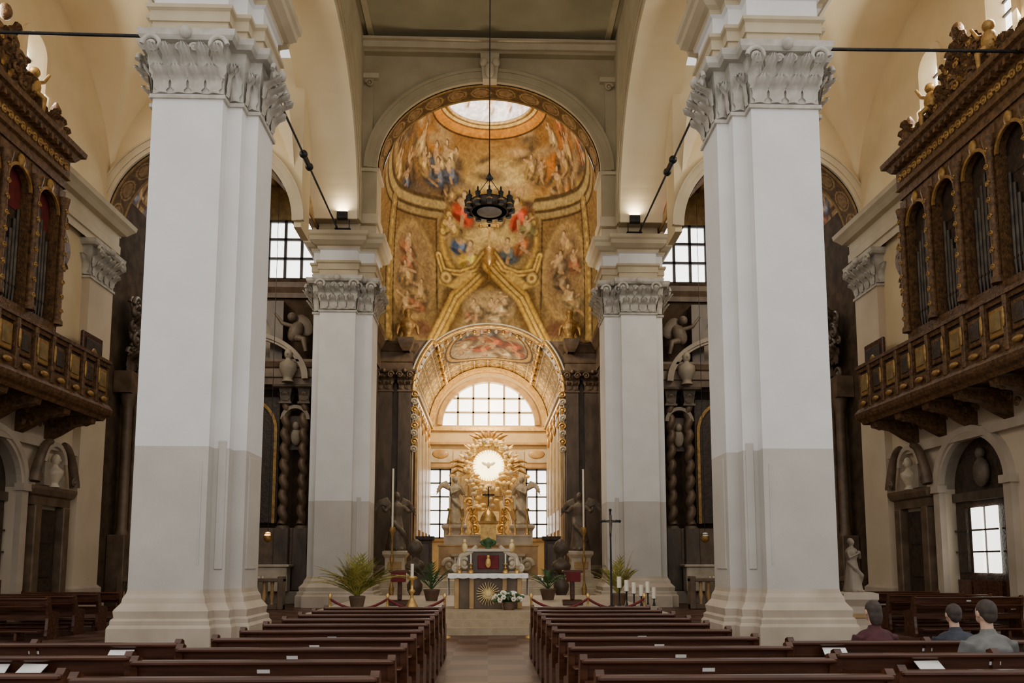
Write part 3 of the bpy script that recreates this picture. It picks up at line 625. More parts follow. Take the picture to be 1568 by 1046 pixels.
# ---------------------------------------------------------------- presbytery and apse walls
mb=MB()
for sx in(-1,1):
    f=lambda a,b_:(min(sx*a,sx*b_),max(sx*a,sx*b_))
    x0,x1=f(5.4,5.8); mb.box(x0,x1,31.6,37.9,0,12.2,brownm)
    x0,x1=f(3.6,5.6); mb.box(x0,x1,37.3,38.25,0,12.2,darkm)
    for (a,b_) in((3.66,4.25),(4.55,5.3)):
        pl=[(min(sx*a,sx*b_),37.05),(max(sx*a,sx*b_),37.05),(max(sx*a,sx*b_),37.35),(min(sx*a,sx*b_),37.35)]
        mb.loft(pl,[(.9,.12),(1.3,.12),(1.5,.0),(9.7,0)],darkm); capital(mb,pl,9.75,.9,brownm,.3,sc=.8)
    pl=[(min(sx*3.62,sx*5.4),36.95),(max(sx*3.62,sx*5.4),36.95),(max(sx*3.62,sx*5.4),37.6),(min(sx*3.62,sx*5.4),37.6)]
    mb.loft(pl,[(10.65,.0),(11.0,.0),(11.03,.06),(11.1,.02),(11.5,.02),(11.55,.1),(11.75,.22),(11.85,.3),(12.0,.3),(12.02,0)],brownm)
    pl=[(min(sx*3.5,sx*4.2),36.1),(max(sx*3.5,sx*4.2),36.1),(max(sx*3.5,sx*4.2),36.9),(min(sx*3.5,sx*4.2),36.9)]
    mb.loft(pl,[(11.4,-.2),(11.55,-.1),(11.75,-.02),(11.85,.0),(12.0,.02)],brownm)
    pl=[(min(sx*5.1,sx*5.5),31.6),(max(sx*5.1,sx*5.5),31.6),(max(sx*5.1,sx*5.5),37.2),(min(sx*5.1,sx*5.5),37.2)]
    mb.loft(pl,[(10.65,.0),(11.0,.0),(11.5,.02),(11.55,.1),(11.85,.3),(12.1,.3),(12.2,0)],brownm)
    for (ya,yb) in((31.7,32.6),(35.6,36.6)):
        x0,x1=f(5.15,5.42); mb.box(x0,x1,ya,yb,.9,10.7,darkm)
    for i in range(24):
        a0,a1=(pi/2)*i/24,(pi/2)*(i+1)/24
        z0_,z1_=9.7+R*math.sin(a0),9.7+R*math.sin(a1)
        if z0_>12.15: break
        z1_=min(z1_,12.19)
        mb.prism([(sx*R*math.cos(a0),z0_),(sx*R*math.cos(a1),z1_),(sx*3.62,z1_),(sx*3.62,z0_)],PY,37.3,38.6,brownm)
mb.build('wall_presbytery')
mb=MB()
path=[]
for i in range(61):
    a=pi*i/60; x=-(R-.02)*math.cos(a);z=9.7+(R-.02)*math.sin(a)
    path.append((x,37.22 if z<12.1 else yf(x,z)-.08,z))
mb.tube(path,.10,gold,8)
path=[(p[0]*1.045,p[1]-.03,9.7+(p[2]-9.7)*1.045) for p in path]
mb.tube(path,.05,marb,8)
for i in range(1,30):
    a=pi*i/30; x=-(R-.1)*math.cos(a);z=9.7+(R-.1)*math.sin(a); y=37.2 if z<12.1 else yf(x,z)
    mb.ell((x,y+.35,z),(.10,.2,.10),gold if i%2 else marb,8,6)
mb.build('trim_apse_arch')
mb=MB()
for sx in(-1,1):
    x0,x1=min(sx*3.6,sx*3.9),max(sx*3.6,sx*3.9)
    mb.box(x0,x1,38.25,47.2,0,9.7,apsew)
    xa,xb=min(sx*3.4,sx*3.62),max(sx*3.4,sx*3.62)
    mb.box(xa,xb,37.5,47,9.3,9.5,gold); mb.box(min(sx*3.3,sx*3.62),max(sx*3.3,sx*3.62),37.4,47,9.5,9.7,cream2)
    for y in(38.2,40.4,42.6,44.8):
        mb.box(xa+.08,xb-.02,y,y+.6,.9,9.3,marbo); mb.box(xa+.05,xb,y+.8,y+1.9,3.2,8.4,marb)
        mb.rbox(min(sx*3.42,sx*3.6),max(sx*3.42,sx*3.6),y+.95,y+1.75,4.2,7.6,apsew,.03)
        volute(mb,(sx*3.38,y+.3,8.9),(0,1,0),.22,gold,.07,1)
        mb.ell((sx*3.4,y+.3,8.4),(.08,.16,.3),gold)
for sx in(-1,1):
    for k in range(8):
        z=6.9+k*.38
        volute(mb,(sx*3.52,37.25,z),(1,0,0),.17,gold if k%2 else marb,.06,sx*(-1)**k)
mb.build('wall_apse_side')
mb=MB()
arch_wall(mb,PY,0,2.75,2.6,9.75,-3.9,3.9,8.4,13.5,47.0,47.4,apsew)
mb.box(-2.75,2.75,47.0,47.4,8.4,9.75,apsew)
mb.box(-2.2,2.2,47,47.4,0,8.4,apsew)
for sx in(-1,1):
    a,b_=min(sx*2.2,sx*3.55),max(sx*2.2,sx*3.55)
    mb.box(a,b_,47,47.4,0,3.0,apsew); mb.box(a,b_,47,47.4,7.15,8.4,apsew)
    mb.box(min(sx*3.55,sx*3.9),max(sx*3.55,sx*3.9),47,47.4,0,8.4,apsew)
    mb.box(a-.05,b_+.05,46.85,47.0,7.2,7.4,marbo); mb.box(a-.05,b_+.05,46.85,47,2.85,3.0,marbo)
    mb.box(a,b_,46.9,47.0,7.5,8.3,marb)
    mb.ell((sx*2.85,46.9,8.0),(.5,.08,.28),marbo)
mb.box(-3.6,3.6,46.7,47.0,8.55,8.7,marbo);mb.box(-3.6,3.6,46.8,47.0,9.4,9.6,gold)
arch_ring(mb,PY,0,2.75,2.6,9.75,.3,46.85,47.0,marbo,steps=[(0,.12,0),(.12,.3,.06)])
arch_ring(mb,PY,0,3.25,3.25,9.7,.3,46.8,47.0,gold)
for k in range(9): mb.rbox(-2.1+k*.48,-1.72+k*.48,46.92,47.0,5.5,8.2,marb,.02)
mb.build('wall_apse_rear')
mb=MB()
mb.prism([(-2.75,9.75),(2.75,9.75)]+[(2.75*math.cos(pi*i/30),9.75+2.6*math.sin(pi*i/30)) for i in range(31)],PY,47.3,47.33,glass)
for i in range(-2,3):
    x=i*.92; mb.box(x-.06,x+.06,47.1,47.2,9.75,9.75+2.6*math.sqrt(1-(x/2.75)**2),frameW)
for z in(10.55,11.4): 
    w=2.75*math.sqrt(1-((z-9.75)/2.6)**2); mb.box(-w,w,47.1,47.2,z-.055,z+.055,frameW)
mb.build('window_2')
for sx in(-1,1):
    mb=MB(); c=sx*2.87
    mb.box(c-.68,c+.68,47.3,47.33,3.0,7.15,glass)
    for x in(-.66,-.05,.56): mb.box(c+x,c+x+.10,47.1,47.2,3,7.15,frame)
    for k in range(6): mb.box(c-.68,c+.68,47.1,47.2,3.0+k*.81,3.09+k*.81,frame)
    mb.build('window_3')

def angelfig(mb,mat,h=2.0,arms='pray',wings=True,cloak=True):
    s=h/1.8
    def fold(a,t): return 1+.10*math.sin(a*7+t*3)*(1-t)+.04*math.sin(a*13)
    mb.lathe((0,0,0),[(.30*s,0),(.32*s,.08*s),(.27*s,.35*s),(.22*s,.7*s),(.17*s,1.0*s),(.15*s,1.08*s),(.19*s,1.22*s),(.21*s,1.36*s),(.16*s,1.46*s),(.07*s,1.52*s),(.055*s,1.62*s)],mat,20,mod=fold)
    mb.ell((0,-.02*s,1.68*s),(.085*s,.1*s,.125*s),mat); mb.ell((0,-.12*s,1.67*s),(.02*s,.03*s,.03*s),mat,6,5)
    mb.ell((0,.03*s,1.72*s),(.10*s,.11*s,.12*s),mat)
    mb.tube([(-.2*s,0,1.05*s),(-.1*s,-.2*s,.8*s),(.15*s,-.26*s,.55*s),(.3*s,-.1*s,.3*s)],[.06*s,.08*s,.08*s,.05*s],mat)
    if arms=='pray': pa=[(.2,0,1.4),(.27,-.12,1.15),(.03,-.3,1.3)]
    elif arms=='up': pa=[(.2,0,1.4),(.36,-.1,1.5),(.42,-.2,1.8)]
    else: pa=[(.2,0,1.4),(.38,-.05,1.2),(.5,-.25,1.25)]
    for q in(-1,1):
        mb.tube([(q*x*s,y*s,z*s) for x,y,z in pa],[.075*s,.06*s,.04*s],mat); mb.ell((q*pa[2][0]*s,pa[2][1]*s,pa[2][2]*s+.04*s),(.035*s,.04*s,.07*s),mat)
        mb.ell((q*.1*s,-.27*s,.04*s),(.05*s,.12*s,.05*s),mat)
        if wings:
            for k in range(5):
                a=.5+k*.22
                mb.tube([(q*.1*s,.12*s,1.3*s),(q*(.1+.35*math.sin(a))*s,.22*s,(1.3+.35*math.cos(a*.8))*s),(q*(.1+.62*math.sin(a+.3))*s,.25*s,(1.25+.55*math.cos(a+.5))*s)],[.05*s,.07*s,.015*s],mat,6)
def statue(name,loc,rz,mat,h,arms,wings=True,ped=None,sx=1):
    par=empty(name,loc)
    mb=MB(); angelfig(mb,mat,h,arms,wings)
    o=mb.build('figure',origin=False,mods=.025*h/1.8); o.parent=par; o.rotation_euler=(0,0,rz)
    if ped:
        mb=MB(); w,hh,pm=ped
        pl=[(-w,-w),(w,-w),(w,w),(-w,w)]
        mb.loft(pl,[(-hh,.1),(-hh+.2,.1),(-hh+.3,0),(-.3,0),(-.22,.05),(-.15,.1),(-.03,.1),(0,.02)],pm)
        mb.rbox(-w*.7,w*.7,-w-.03,-w+.02,-hh+.45,-.45,marbo,.015)
        o=mb.build('pedestal',origin=False); o.parent=par
for sx in(-1,1):
    par=empty('gilded_bust',(sx*3.8,36.45,12.02))
    mb=MB(); mb.lathe((0,0,0),[(.3,0),(.2,.15),(.22,.25),(.34,.5),(.36,.75),(.2,.95),(.1,1.05)],goldd,14)
    mb.ell((0,-.03,1.2),(.17,.19,.24),goldd); mb.ell((0,-.22,1.2),(.04,.05,.06),goldd,6,5); mb.ell((0,.05,1.28),(.20,.21,.2),goldd)
    for q in(-1,1): mb.tube([(q*.3,0,.7),(q*.45,-.1,.5),(q*.5,-.1,.15)],[.12,.09,.06],goldd)
    o=mb.build('bust',origin=False,mods=.04); o.parent=par
    statue('adoring_angel_statue',(sx*1.6,38.2,3.4),sx*-.7,statm,2.3,'pray',True,(.5,2.5,marb))
    statue('angel_statue',(sx*3.8,33.1,2.1),sx*-.4,statd,2.4,'out',True,(.4,1.2,marb))
statue('praying_saint_statue',(7.95,17.3,1.0),.5,wallg,1.15,'pray',False,(.28,1.0,basest))

# ---------------------------------------------------------------- floors
mb=MB(); mb.box(-14.5,14.5,-1.5,48,-.2,0,floorm); mb.build('floor',origin=False)
mb=MB(); 
for k in range(3): mb.rbox(-4.3,4.3,18.3+k*.4,29.0,.15*k+.001,.15*(k+1),basest,.015)
mb.box(-1.25,1.25,18.28,20.0,.0,.012,carpet)
for k in range(3): mb.box(-1.25,1.25,18.28+k*.4,18.7+k*.4 if k<2 else 21.8,.15*(k+1),.15*(k+1)+.012,carpet); 
for k in range(3): mb.box(-1.25,1.25,18.27+k*.4,18.3+k*.4,.15*k,.15*(k+1)+.012,carpet)
mb.build('chancel_step_platform')
mb=MB()
for k in range(3): mb.rbox(-4.9,4.9,31.9+k*.3,36.9,.3*k+.001,.3*(k+1),marb,.015)
mb.build('presbytery_step_platform')
mb=MB(); mb.box(-3.38,3.38,36.92,46.8,0.001,.9,marb); mb.build('apse_platform')

# ---------------------------------------------------------------- gloria
par=empty('golden_gloria_sunburst',(0,45.6,.9))
mb=MB(); cz=7.15-.9
for i in range(72):
    a=2*pi*i/72; r0=.5; r1=(1.7,1.25,1.5,1.15)[i%4]; w=.045
    ca,sa=math.cos(a),math.sin(a)
    p=lambda r,t,y:(r*ca-t*sa,y,cz+r*sa+t*ca)
    mb.add([p(r0,-w,0),p(r0,w,0),p(r1,w*1.6,-.16),p(r1,-w*1.6,-.16),p(r1+.18,0,-.17),p(r0,0,-.1),p(r1,0,-.22)],[(0,5,6,3),(5,1,2,6),(3,6,4),(6,2,4)],goldp)
def disc(r,y,mat,n=32): mb.add([(r*math.cos(2*pi*i/n),y,cz+r*math.sin(2*pi*i/n)) for i in range(n)],[tuple(range(n))],mat)
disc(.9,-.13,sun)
rg=random.Random(3)
for i in range(100):
    a=rg.uniform(0,2*pi); r=rg.uniform(1.2,1.5) if math.sin(a)>-.2 else rg.uniform(1.2,2.7)
    x=r*math.cos(a)*(.9 if math.sin(a)>-.3 else .62); z=cz+r*math.sin(a)
    mb.ell((x,-.2-rg.random()*.25,z),(rg.uniform(.1,.24),.18,rg.uniform(.08,.16)),goldp if i%4 else marb,8,6)
for i in range(12):
    a=2*pi*i/12+.2; r=1.35; x=r*math.cos(a);z=cz+r*math.sin(a)*1.05
    mb.ell((x,-.5,z),(.13,.13,.16),marb if i%2 else goldp,10,8)
    for q in(-1,1): mb.ell((x+q*.22,-.42,z+.02),(.18,.04,.09),goldp,8,6,rot=Matrix.Rotation(-q*.5,3,'Y'))
for i in range(7):
    a=pi/2+(i-3)*.36
    mb.tube([(.2*math.cos(a),-.3,cz+1.4),(.6*math.cos(a)*1.3,-.4,cz+1.45+.35*math.sin(a)),(1.15*math.cos(a)*1.1,-.45,cz+1.5+.5*math.sin(a))],[.06,.14,.02],goldd,6)
for q in(-1,1):
    mb.tube([(q*.3,-.3,1.3),(q*.9,-.35,2.0),(q*1.1,-.35,3.0),(q*.75,-.35,4.2)],[.25,.3,.25,.2],goldp,10)
    for k in range(6): volute(mb,(q*(.55+.1*k%3),-.6,1.6+k*.5),(1,0,0),.25,gold,.08,q)
    for k in range(3): mb.tube([(q*1.3,-.4,cz-.3*k+.1),(q*1.75,-.45,cz-.25*k+.25),(q*2.2,-.4,cz-.35*k+.15)],[.05,.13,.02],goldd,6)
mb.box(-1.6,1.6,-.5,.5,0,1.4,marbo); mb.box(-1.75,1.75,-.6,.6,1.4,1.55,marb); mb.box(-.6,.6,-.45,.2,1.5,3.6,goldp)
mb.ell((0,-.25,cz),(.12,.1,.2),petal)
for q in(-1,1): mb.ell((q*.22,-.22,cz+.08),(.2,.03,.09),petal,rot=Matrix.Rotation(-q*.5,3,'Y'))
o=mb.build('gloria_body',origin=False); o.parent=par
# ---------------------------------------------------------------- high altar
def candlestick(mb,x,y,z,h,mat=gold,r=.09,candle=.5):
    mb.lathe((x,y,z),[(r*1.4,0),(r*1.3,.05),(r*.5,.12),(r*.9,.2*h),(r*.35,.28*h),(r*.3,.5*h),(r*.75,.58*h),(r*.3,.65*h),(r*.3,.88*h),(r*1.1,.95*h),(r*.9,h)],mat,10)
    mb.lathe((x,y,z+h),[(r*.32,0),(r*.32,candle)],wax,8)
mb=MB(); yb=35.2
mb.box(-2.3,2.3,yb-.7,yb+1.0,.901,1.05,marb)
mb.loft([(-1.5,yb-.2),(1.5,yb-.2),(1.5,yb+.8),(-1.5,yb+.8)],[(1.05,.08),(1.15,.08),(1.2,0),(1.85,-.02),(1.9,.1),(2.0,.12)],marb)
mb.rbox(-.7,.7,yb-.24,yb-.18,1.25,1.8,marbo,.02); 
for q in(-1,1):
    mb.rbox(min(q*.85,q*1.4),max(q*.85,q*1.4),yb-.24,yb-.18,1.25,1.8,brownm,.02)
    volute(mb,(q*1.7,yb,1.5),(1,0,0),.3,marb,.11,q)
mb.loft([(-2.2,yb+.3),(2.2,yb+.3),(2.2,yb+.9),(-2.2,yb+.9)],[(1.05,0),(2.3,0),(2.35,.05),(2.4,.05)],marbo)
mb.loft([(-1.9,yb+.55),(1.9,yb+.55),(1.9,yb+.95),(-1.9,yb+.95)],[(2.4,0),(2.75,0),(2.78,.05),(2.85,.05)],marb)
for x in(-1.75,-1.2,-.7,.7,1.2,1.75): candlestick(mb,x,yb+.73,2.85,1.2,gold,.10,.55)
mb.loft([(-.35,yb+.2),(.35,yb+.2),(.35,yb+.8),(-.35,yb+.8)],[(2.4,.05),(2.5,0),(3.3,0),(3.35,.1),(3.45,.12)],gold)
mb.lathe((0,yb+.5,3.45),[(.4,0),(.36,.2),(.22,.42),(.06,.55),(.05,.7)],gold,16)
mb.box(-.03,.03,yb+.45,yb+.5,4.1,5.0,iron);mb.box(-.28,.28,yb+.45,yb+.5,4.6,4.67,iron)
mb.build('high_altar')
for sx in(-1,1):
    mb=MB(); x=sx*2.75;y=30.2
    mb.lathe((x,y,.0),[(.36,0),(.36,.12),(.22,.2),(.16,.35),(.28,.6),(.30,.8),(.14,1.05),(.12,1.2),(.34,1.35),(.38,1.5),(.3,1.65),(.12,1.75),(.1,1.85),(.28,2.0),(.3,2.2),(.2,2.4),(.05,2.5)],darkm,16)
    mb.build('dark_marble_urn')
    mb=MB(); candlestick(mb,sx*3.75,31.3,.0,3.0,goldd,.12,2.3); mb.build('tall_processional_candle')
    mb=MB(); a,b_=min(sx*2.35,sx*2.9),max(sx*2.35,sx*2.9)
    mb.loft([(a,33),(b_,33),(b_,33.6),(a,33.6)],[(.901,.05),(1.1,0),(2.5,0),(2.55,.08),(2.7,.1)],dark); mb.rbox(a+.08,b_-.08,32.95,33.0,1.2,2.4,darkm,.02)
    mb.build('choir_stall_end')
# ---------------------------------------------------------------- celebration altar
par=empty('front_altar',(0,20.8,.462))
mb=MB()
mb.rbox(-.85,.85,-.28,.35,0,.80,brownm,.02)
for x in(-.8,-.42,.42,.8): mb.rbox(x-.06,x+.06,-.33,-.27,0,.80,marbo,.015)
for i in range(24):
    a=2*pi*i/24; mb.tube([(0,-.32,.38),(.3*math.cos(a),-.33,.38+.3*math.sin(a))],[.02,.008],goldp,5)
mb.ell((0,-.33,.38),(.09,.03,.09),goldp)
mb.rbox(-1.0,1.0,-.42,.45,.80,.87,marb,.02)
o=mb.build('altar_block',origin=False);o.parent=par
mb=MB()
def cl(u,v):
    x=-1.02+2.04*u; 
    if v<.4: return (x,.46-(.9*v/.4),.885)
    q=(v-.4)/.6; return (x,-.44-.015*math.sin(u*60)*q,.885-.10*q-.02*abs(math.sin(u*25)))
mb.grid(cl,80,10,linen)
for q in(-1,1):
    def cs(u,v): return (q*(1.02+.015*math.sin(u*30)*v),-.44+.9*u,.885-.55*v)
    mb.grid(cs,16,6,linen)
o=mb.build('altar_cloth',origin=False);o.parent=par
mb=MB()
for q in(-1,1):
    volute(mb,(q*.62,.25,1.14),(1,0,0),.17,marb,.06,q); volute(mb,(q*.85,.25,1.02),(1,0,0),.1,marb,.05,-q)
    mb.tube([(q*.8,.25,1.09),(q*.7,.25,1.34),(q*.45,.25,1.44),(q*.3,.25,1.6)],[.07,.08,.07,.05],marb)
    candlestick(mb,q*.45,.1,.89,.25,gold,.06,.25); candlestick(mb,q*.75,.1,.89,.2,gold,.05,.2)
    mb.ell((q*.62,.2,1.56),(.08,.08,.13),goldp)
    mb.ell((q*.62,.2,1.72),(.05,.05,.06),goldp)
mb.rbox(-.55,.55,.2,.34,.89,1.45,darkm,.02); mb.rbox(-.6,.6,.16,.38,1.45,1.53,marb,.015)
mb.rbox(-.28,.28,.16,.2,1.0,1.36,redcl,.02); mb.ell((0,.12,1.16),(.08,.05,.13),gold); mb.ell((0,.12,1.32),(.045,.045,.055),gold)
mb.lathe((0,.25,1.53),[(.1,0),(.05,.06),(.12,.16),(.1,.24),(.02,.3)],leafd,10)
for i in range(16):
    a=2*pi*i/16; mb.ell((.16*math.cos(a),.25,1.69+.07*math.sin(a)),(.06,.05,.04),leafd,6,5)
o=mb.build('altar_retable',origin=False);o.parent=par
def bouquet(name,x,y,z,r,n,cm):
    mb=MB(); mb.lathe((x,y,z),[(.12,0),(.16,.12),(.14,.2)],terra,12)
    rg=random.Random(int(x*100)+9)
    for i in range(n):
        a=rg.uniform(0,2*pi);e=rg.uniform(.1,1.3);rr=r*rg.uniform(.6,1)
        p=Vector((x+rr*math.cos(a)*math.cos(e)*1.3,y+rr*math.sin(a)*math.cos(e),z+.2+rr*math.sin(e)*.9))
        mb.tube([(x,y,z+.15),tuple(p)],.008,leafd,4)
        if i%3: 
            for k in range(6):
                b=2*pi*k/6; mb.ell(p+Vector((.035*math.cos(b),.02,.035*math.sin(b))),(.03,.015,.03),cm,6,4)
            mb.ell(p,(.02,.03,.02),gold,6,4)
        else: mb.ell(p,(.09,.03,.04),leafd,6,5,rot=Matrix.Rotation(a,3,'Z'))
    mb.build(name)
bouquet('white_flower_arrangement',.52,20.05,.462,.30,90,petal)
def palm(name,x,y,z,n,L,mat,pot=.3,seed=1,up=1.0,wide=1.0):
    rg=random.Random(seed); mb=MB()
    mb.lathe((x,y,z),[(pot*.7,0),(pot,.3),(pot*1.05,.34),(pot*.9,.36)],terra,14)
    for i in range(n):
        a=2*pi*i/n+rg.uniform(-.2,.2); l=L*rg.uniform(.7,1.1); lean=rg.uniform(.25,1.15)*wide
        P=[]
        for k in range(9):
            t=k/8; P.append(Vector((x+math.cos(a)*l*lean*t,y+math.sin(a)*l*lean*t*.5,z+.34+up*l*(t-.5*min(1.1,lean)*t*t))))
        mb.tube(P,[.014*(1-.8*k/8) for k in range(9)],mat,4)
        for k in range(2,9):
            for q in(-1,1):
                d=(P[k]-P[k-1]).normalized(); s=d.cross(Vector((0,0,1))); 
                if s.length<.01: s=Vector((1,0,0))
                s.normalize(); tip=P[k]+s*q*.20*L*(1-.5*k/8)+d*.2*L-Vector((0,0,.04))
                mb.add([tuple(P[k]),tuple(P[k]+d*.06),tuple(tip)],[(0,1,2)],mat)
    mb.build(name)
palm('potted_palm',-3.25,20.1,.451,70,1.2,leafm,.2,4,.85,1.05)
palm('potted_palm',3.5,21.5,.451,24,1.1,leafm,.22,9,1.0,.8)
palm('potted_palm',-1.75,25.0,.451,14,1.0,leafd,.25,12)
palm('potted_palm',1.9,25.5,.451,14,.9,leafd,.25,15)
mb=MB(); candlestick(mb,-1.85,19.6,.451,.85,gold,.12,.3)
mb.lathe((-1.85,19.6,.451),[(.2,0),(.18,.06),(.06,.3)],gold,12)
mb.build('gilded_candle_stand')
mb=MB(); 
mb.rbox(3.1,4.15,19.35,19.75,.451,.58,wallg,.02)
for i,x in enumerate((3.2,3.38,3.56,3.74,3.9,4.05)):
    h=(.42,.34,.28,.22,.3,.16)[i]
    mb.lathe((x,19.55,.58),[(.04,0),(.03,.05),(.018,.1),(.018,h),(.07,h+.02)],iron,8); mb.lathe((x,19.55,.58+h+.02),[(.055,0),(.055,.27)],wax,10)
mb.build('candle_stand_with_white_candles')
mb=MB(); mb.lathe((3.15,20.5,.451),[(.2,0),(.18,.04),(.03,.1),(.022,2.0)],iron,10)
mb.box(3.125,3.175,20.48,20.53,2.3,2.95,iron);mb.box(2.93,3.37,20.48,20.53,2.66,2.72,iron)
mb.tube([(3.15,20.45,2.85),(3.15,20.45,2.62),(3.15,20.44,2.38)],[.03,.04,.02],statd,6);mb.tube([(2.98,20.45,2.72),(3.15,20.45,2.66),(3.32,20.45,2.72)],[.015,.02,.015],statd,6)
for p in((2.91,2.69),(3.39,2.69),(3.15,2.98)): mb.ell((p[0],20.5,p[1]),.04,iron,8,6)
mb.build('processional_crucifix')
for sx,x in((-1,-2.45),(1,2.35)):
    mb=MB(); mb.rbox(x-.28,x+.28,22.2,22.6,.451,.6,pewm,.02); mb.rbox(x-.06,x+.06,22.35,22.47,.6,1.35,pewm,.02)
    mb.rbox(x-.28,x+.28,22.1,22.6,1.35,1.42,pewm,.02); mb.rbox(x-.2,x+.2,22.05,22.1,1.1,1.38,redcl,.01)
    mb.build('lectern')
# rope barrier in front of the steps
for sx in(-1,1):
    mb=MB(); xs=(.95,2.2,3.45)
    for x in xs: mb.lathe((sx*x,17.7,0),[(.15,0),(.14,.03),(.03,.06),(.025,.86),(.05,.92),(.0,.97)],gold,12)
    for a,b_ in zip(xs[:-1],xs[1:]):
        mb.tube([(sx*(a+(b_-a)*t/10),17.7,.84-.85*(t/10)*(1-t/10)) for t in range(11)],.028,redcl,8)
    mb.build('rope_barrier')
# ---------------------------------------------------------------- side chapels
for sx in(-1,1):
    nm='left' if sx<0 else 'right'; D=Matrix.Diagonal((sx,1,1,1))
    mb=MB(); mb.T=D
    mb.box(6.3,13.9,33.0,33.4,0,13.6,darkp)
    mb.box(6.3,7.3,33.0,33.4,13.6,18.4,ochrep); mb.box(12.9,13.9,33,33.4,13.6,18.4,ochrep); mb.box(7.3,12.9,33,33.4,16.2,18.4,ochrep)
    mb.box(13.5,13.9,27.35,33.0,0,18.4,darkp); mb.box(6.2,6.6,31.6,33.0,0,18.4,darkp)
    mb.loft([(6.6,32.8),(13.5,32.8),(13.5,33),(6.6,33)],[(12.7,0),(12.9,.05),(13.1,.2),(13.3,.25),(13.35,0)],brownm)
    mb.build('wall_chapel_'+nm)
    V=[];nT,nY=200,90
    for j in range(nY+1):
        for i in range(nT+1):
            t=pi*i/nT; V.append((sx*(10.1-3.5*math.cos(t)),28.1+4.95*j/nY,14.3+3.5*math.sin(t)))
    V=np.array(V);F=[(j*(nT+1)+i,j*(nT+1)+i+1,(j+1)*(nT+1)+i+1,(j+1)*(nT+1)+i) for j in range(nY) for i in range(nT)]
    U=np.tile(np.linspace(0,11,nT+1),nY+1);Yv=V[:,1].copy()
    C=np.tile(np.array([.38,.24,.09]),(len(V),1));cu=(U/1.1)%1;cv=((Yv-28.1)/1.65)%1
    C[(np.abs(cu-.5)>.42)|(np.abs(cv-.5)>.44)]=[.12,.055,.02]
    m=(np.abs(cu-.5)<.33)&(np.abs(cv-.5)<.36); C[m]=[.50,.37,.20]
    for k in range(40): C=figure(C,U,Yv,rng.uniform(.5,10.5),rng.uniform(28.6,32.6),.7,rng.choice([(.50,.16,.08),(.22,.22,.28),(.58,.42,.2)]),rng)
    fresco_obj('ceiling_chapel_fresco_'+nm,V,F,C)
    mb=MB(); mb.T=D
    mb.box(7.3,12.9,33.2,33.25,13.6,16.2,glass)
    for k in range(9): mb.box(7.3+k*.7-.06,7.3+k*.7+.06,33.05,33.15,13.6,16.2,frame)
    for z in(13.6,14.5,15.35,16.15): mb.box(7.3,12.9,33.05,33.15,z-.05,z+.06,frame)
    mb.build('window_4')
    mb=MB(); mb.T=D; c=10.0
    mb.rbox(c-2.8,c+2.6,31.7,32.98,0.001,.5,wallg,.02); mb.rbox(c-2.2,c+2.2,31.3,31.9,.5,1.45,marb,.03); mb.rbox(c-2.3,c+2.3,31.2,32,1.45,1.55,marb,.02)
    mb.rbox(c-2.8,c+2.6,32.2,32.98,.5,3.0,brownm,.03)
    for q in(-2.5,-1.75,1.75,2.3):
        mb.rbox(c+q-.3,c+q+.3,32.0,32.6,.5,3.0,darkm,.03)
        K=110
        P=[(c+q+.05*math.cos(k/K*pi*16),32.25+.05*math.sin(k/K*pi*16),3.1+5.0*k/K) for k in range(K+1)]
        mb.tube(P,[.19-.03*k/K for k in range(K+1)],brownm,10)
        capital(mb,[(c+q-.2,32.05),(c+q+.2,32.05),(c+q+.2,32.45),(c+q-.2,32.45)],8.15,.6,statd,.25,sc=.6)
        mb.lathe((c+q,32.25,2.95),[(.28,0),(.28,.08),(.2,.15)],statd,12)
    mb.rbox(c-1.45,c+1.45,32.5,32.7,3.2,8.4,dark,.03)
    arch_ring(mb,PY,c,1.25,1.25,7.0,.12,32.4,32.55,goldd,n=20)
    for q in(-1.37,1.25): mb.box(c+q,c+q+.12,32.4,32.55,3.2,7.0,goldd)
    mb.ell((c,32.4,5.6),(.5,.15,1.2),statd); mb.ell((c,32.35,7.0),(.22,.2,.28),statd)
    mb.loft([(c-2.8,31.95),(c+2.6,31.95),(c+2.6,32.95),(c-2.8,32.95)],[(8.8,0),(9.05,0),(9.1,.06),(9.45,.04),(9.5,.12),(9.7,.2),(9.8,.2)],brownm)
    for q in(-1,1):
        mb.ell((c+q*2.1,32.0,11.0),(.3,.25,.45),statd,rot=Matrix.Rotation(q*.4,3,'Y')); mb.ell((c+q*1.95,31.95,11.6),.19,statd)
        mb.tube([(c+q*2.0,31.95,11.2),(c+q*1.6,31.8,11.3),(c+q*1.3,31.75,11.7)],[.1,.08,.05],statd)
        mb.tube([(c+q*2.2,31.9,10.7),(c+q*2.5,31.7,10.6),(c+q*2.6,31.7,10.1)],[.16,.12,.08],statd)
        mb.ell((c+q*2.4,32.1,11.3),(.35,.08,.5),statd,rot=Matrix.Rotation(-q*.6,3,'Y'))
    arch_wall(mb,PY,c,1.0,1.0,11.0,c-1.5,c+1.5,9.8,12.4,32.3,32.98,darkm,n=20)
    mb.box(c-1.0,c+1.0,32.8,32.9,9.8,12.2,wallg)
    mb.ell((c,32.6,10.7),(.4,.2,.7),statd);mb.ell((c,32.5,11.5),.2,statd)
    for q in(-2.15,2.05):
        arch_ring(mb,PY,c+q,.45,.45,7.4,.14,32.1,32.5,wallg,n=16)
        mb.box(c+q-.45,c+q+.45,32.5,32.6,6.2,7.6,brownm)
        mb.ell((c+q,32.35,6.7),(.22,.15,.36),wallg);mb.ell((c+q,32.3,7.15),(.14,.14,.18),wallg)
    arch_ring(mb,PY,c,2.45,1.7,9.0,.22,31.75,31.95,wallg,n=30,steps=[(0,.1,0),(.1,.26,.06)])
